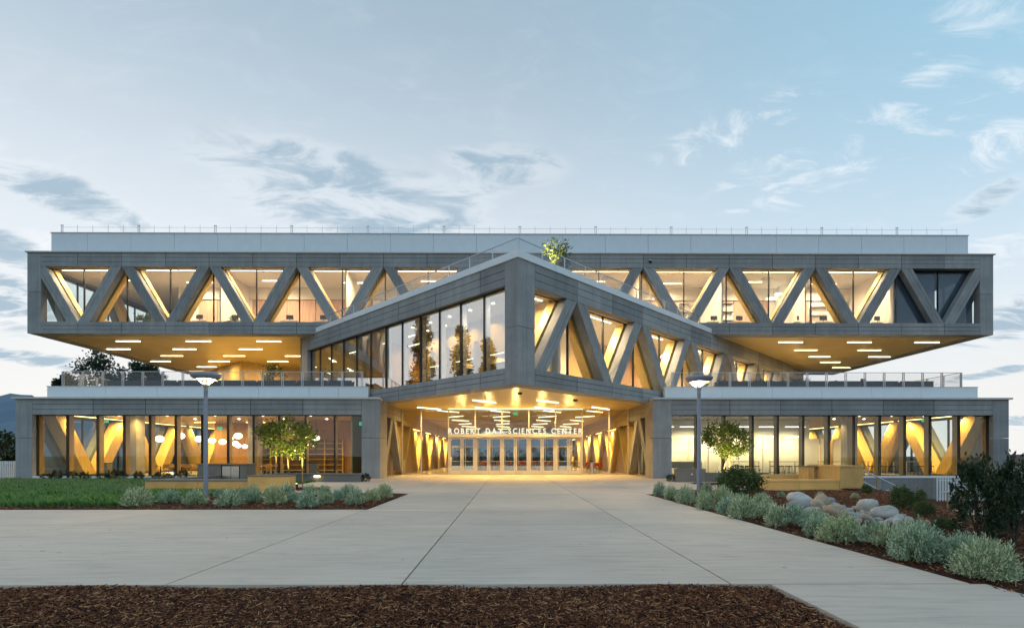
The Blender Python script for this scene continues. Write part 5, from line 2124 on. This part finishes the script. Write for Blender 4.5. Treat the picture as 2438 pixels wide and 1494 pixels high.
rch = make_chair('red_chair', 'red', 'steel', 'red chair at a small table inside the lobby', 'chair', 'red lobby chairs')
spread(rch, [(x + .72 * math.cos(a), y + .72 * math.sin(a), .014, a - PI / 2) for x, y in rsx for a in (.3, 1.87, 3.44, 5.0)])
pt = make_table('patio_table', 1.1, 1.1, .75, 'red', 'frame', 'dark patio table on the rock-side terrace behind the planters', None)
ptx = X(2022, 39)
spread(pt, [(ptx, 39, 6.28, .2)])
pch = make_chair('patio_chair', 'frame', 'frame', 'thin metal patio chair at the terrace table', 'chair', 'patio chairs')
spread(pch, [(ptx + 1.0 * math.cos(a), 39 + 1.0 * math.sin(a), 6.28, a - PI / 2) for a in (.2, 1.8, 3.3, 4.9)])
r = empty('litter_bin', (X(748, 36.6), 36.6, TF), None, 'grey waste bin behind the glass near the book shelves', 'bin')
MB().box(-.25, .25, -.25, .25, 0, .95).build('body', 'greywall', r, WL[r])
MB().box(-.26, .26, -.26, .26, .951, 1.0).build('lid', 'black', r, WL[r])
r = empty('litter_bin', (X(251, 36.8), 36.8, TF), None, 'dark waste bin behind the glass near the big timber V', 'bin')
MB().box(-.3, .3, -.25, .25, 0, .95).build('body', 'greywall', r, WL[r])
MB().box(-.31, .31, -.26, .26, .951, 1.0).build('lid', 'black', r, WL[r])
r = empty('reception_desk', (X(1630, 40), 40, TF), None, 'pale reception desk inside the white-walled room', 'desk')
MB().box(-1.2, 1.2, -.35, .35, .55, 1.05).build('counter', 'stucco', r, WL[r])
MB().box(-.5, .5, -.3, .3, 0, .549).build('pedestal', 'stucco', r, WL[r])


def exit_sign(px, py, Y, label, ztop):
    p = atY(px, py, Y)
    r = empty('exit_sign', p, None, label, 'sign')
    MB().box(-.2, .2, -.025, .025, -.12, .12).build('panel', 'exitg', r, p)
    MB().tube((0, 0, .12), (0, 0, max(.13, ztop - p.z)), .01, .01, 5).build('hanger', 'black', r, p)
    lettering('EXIT', p.x - .15, p.x + .15, p.y - .035, p.z - .07, .14, 'plaster', r, bold=.004, squash=.8)


exit_sign(1227, 984, 45, 'green exit sign hanging in the lobby above the doors', 5.3)
exit_sign(252, 1002, 39, 'green exit sign in the glazed room by the big timber V', 4.48)
exit_sign(523, 1019, 43.2, 'green exit sign in the glazed room among the globe lamps', 4.48)
exit_sign(862, 1008, 37.2, 'green exit sign at the end of the book shelves', 4.48)
exit_sign(2201, 1000, 39, 'green exit sign in the white-walled wing by its timber V', 4.48)
exit_sign(776, 840, 47, 'green exit sign behind the angled glass above the terrace', 10.7)
# camera under the roof band, and roof-edge details
r = empty('security_camera', (X(1548, 43), 42.9, 17.62), None, 'small dark dome camera on the concrete band below the roof', 'camera')
MB().box(-.14, .14, 0, .12, .06, .14).build('bracket', 'steel', r, WL[r])
MB().lathe([(0, -.12), (.08, -.1), (.12, -.02), (.12, .06), (0, .06)], (0, .02, 0), 12).build('dome', 'black', r, WL[r], smooth=True)

# upper-floor furnishings seen above the sill
pl = []
for i, (px_, hgt) in enumerate(((332, .62), (352, .8), (558, .55))):
    x_ = atY(px_, 750, 44.6).x
    r = empty('potted_plant', (x_, 44.6, 12.47), None, ('small potted plant on the upper floor beside a leafy one', 'leafy potted plant on the upper floor behind the zigzag beam',
              'bushy potted plant standing alone behind the upper glass')[i], 'plant')
    MB().lathe([(0, 0), (.14, 0), (.18, .42), (.15, .42), (0, .38)], (0, 0, 0), 14).build('pot', 'planter', r, WL[r])
    rs = np.random.default_rng(300 + i)
    n_ = 160
    c_ = rs.normal(0, .13, (n_, 3)) + np.array([0, 0, .5 + hgt * .35])
    V_, F_ = leaves(c_, c_ - np.array([0, 0, .4]) + rs.normal(0, .1, (n_, 3)), .22, .05, rs)
    link('foliage', raw_mesh('foliage', V_, F_, 'bush'), r, WL[r])
DESK = make_table('office_desk', 1.5, .7, .74, 'plaster', 'steel', 'white desk with a screen behind the upper-floor glass', 'upper-floor desks', 'desk')
MB().box(-.3, .3, -.02, .02, .95, 1.32).build('screen', 'black', DESK)
MB().box(-.03, .03, -.015, .015, .74, .96).build('screen_stand', 'black', DESK)
spread(DESK, [(atY(v, 700, 45.4).x, 45.4, 12.47, random.uniform(-.1, .1)) for v in (245, 475, 560, 690, 770, 1700, 1760, 1905, 1960, 2090)])
for i, (px_, py_) in enumerate(((1832, 711), (1853, 700), (1842, 711))):
    p = atY(px_, py_, 47.0 + i)
    r = empty('disc_lamp', p, None, 'round white pendant lamp in the upper room', 'lamp', 'upper-room pendants')
    MB().lathe([(0, -.06), (.3, -.05), (.34, 0), (.3, .06), (0, .07)], (0, 0, 0), 18).build('diffuser', 'globe', r, p, smooth=True)
    MB().tube((0, 0, .06), (0, 0, 17.45 - p.z), .008, .008, 5).build('cord', 'black', r, p)
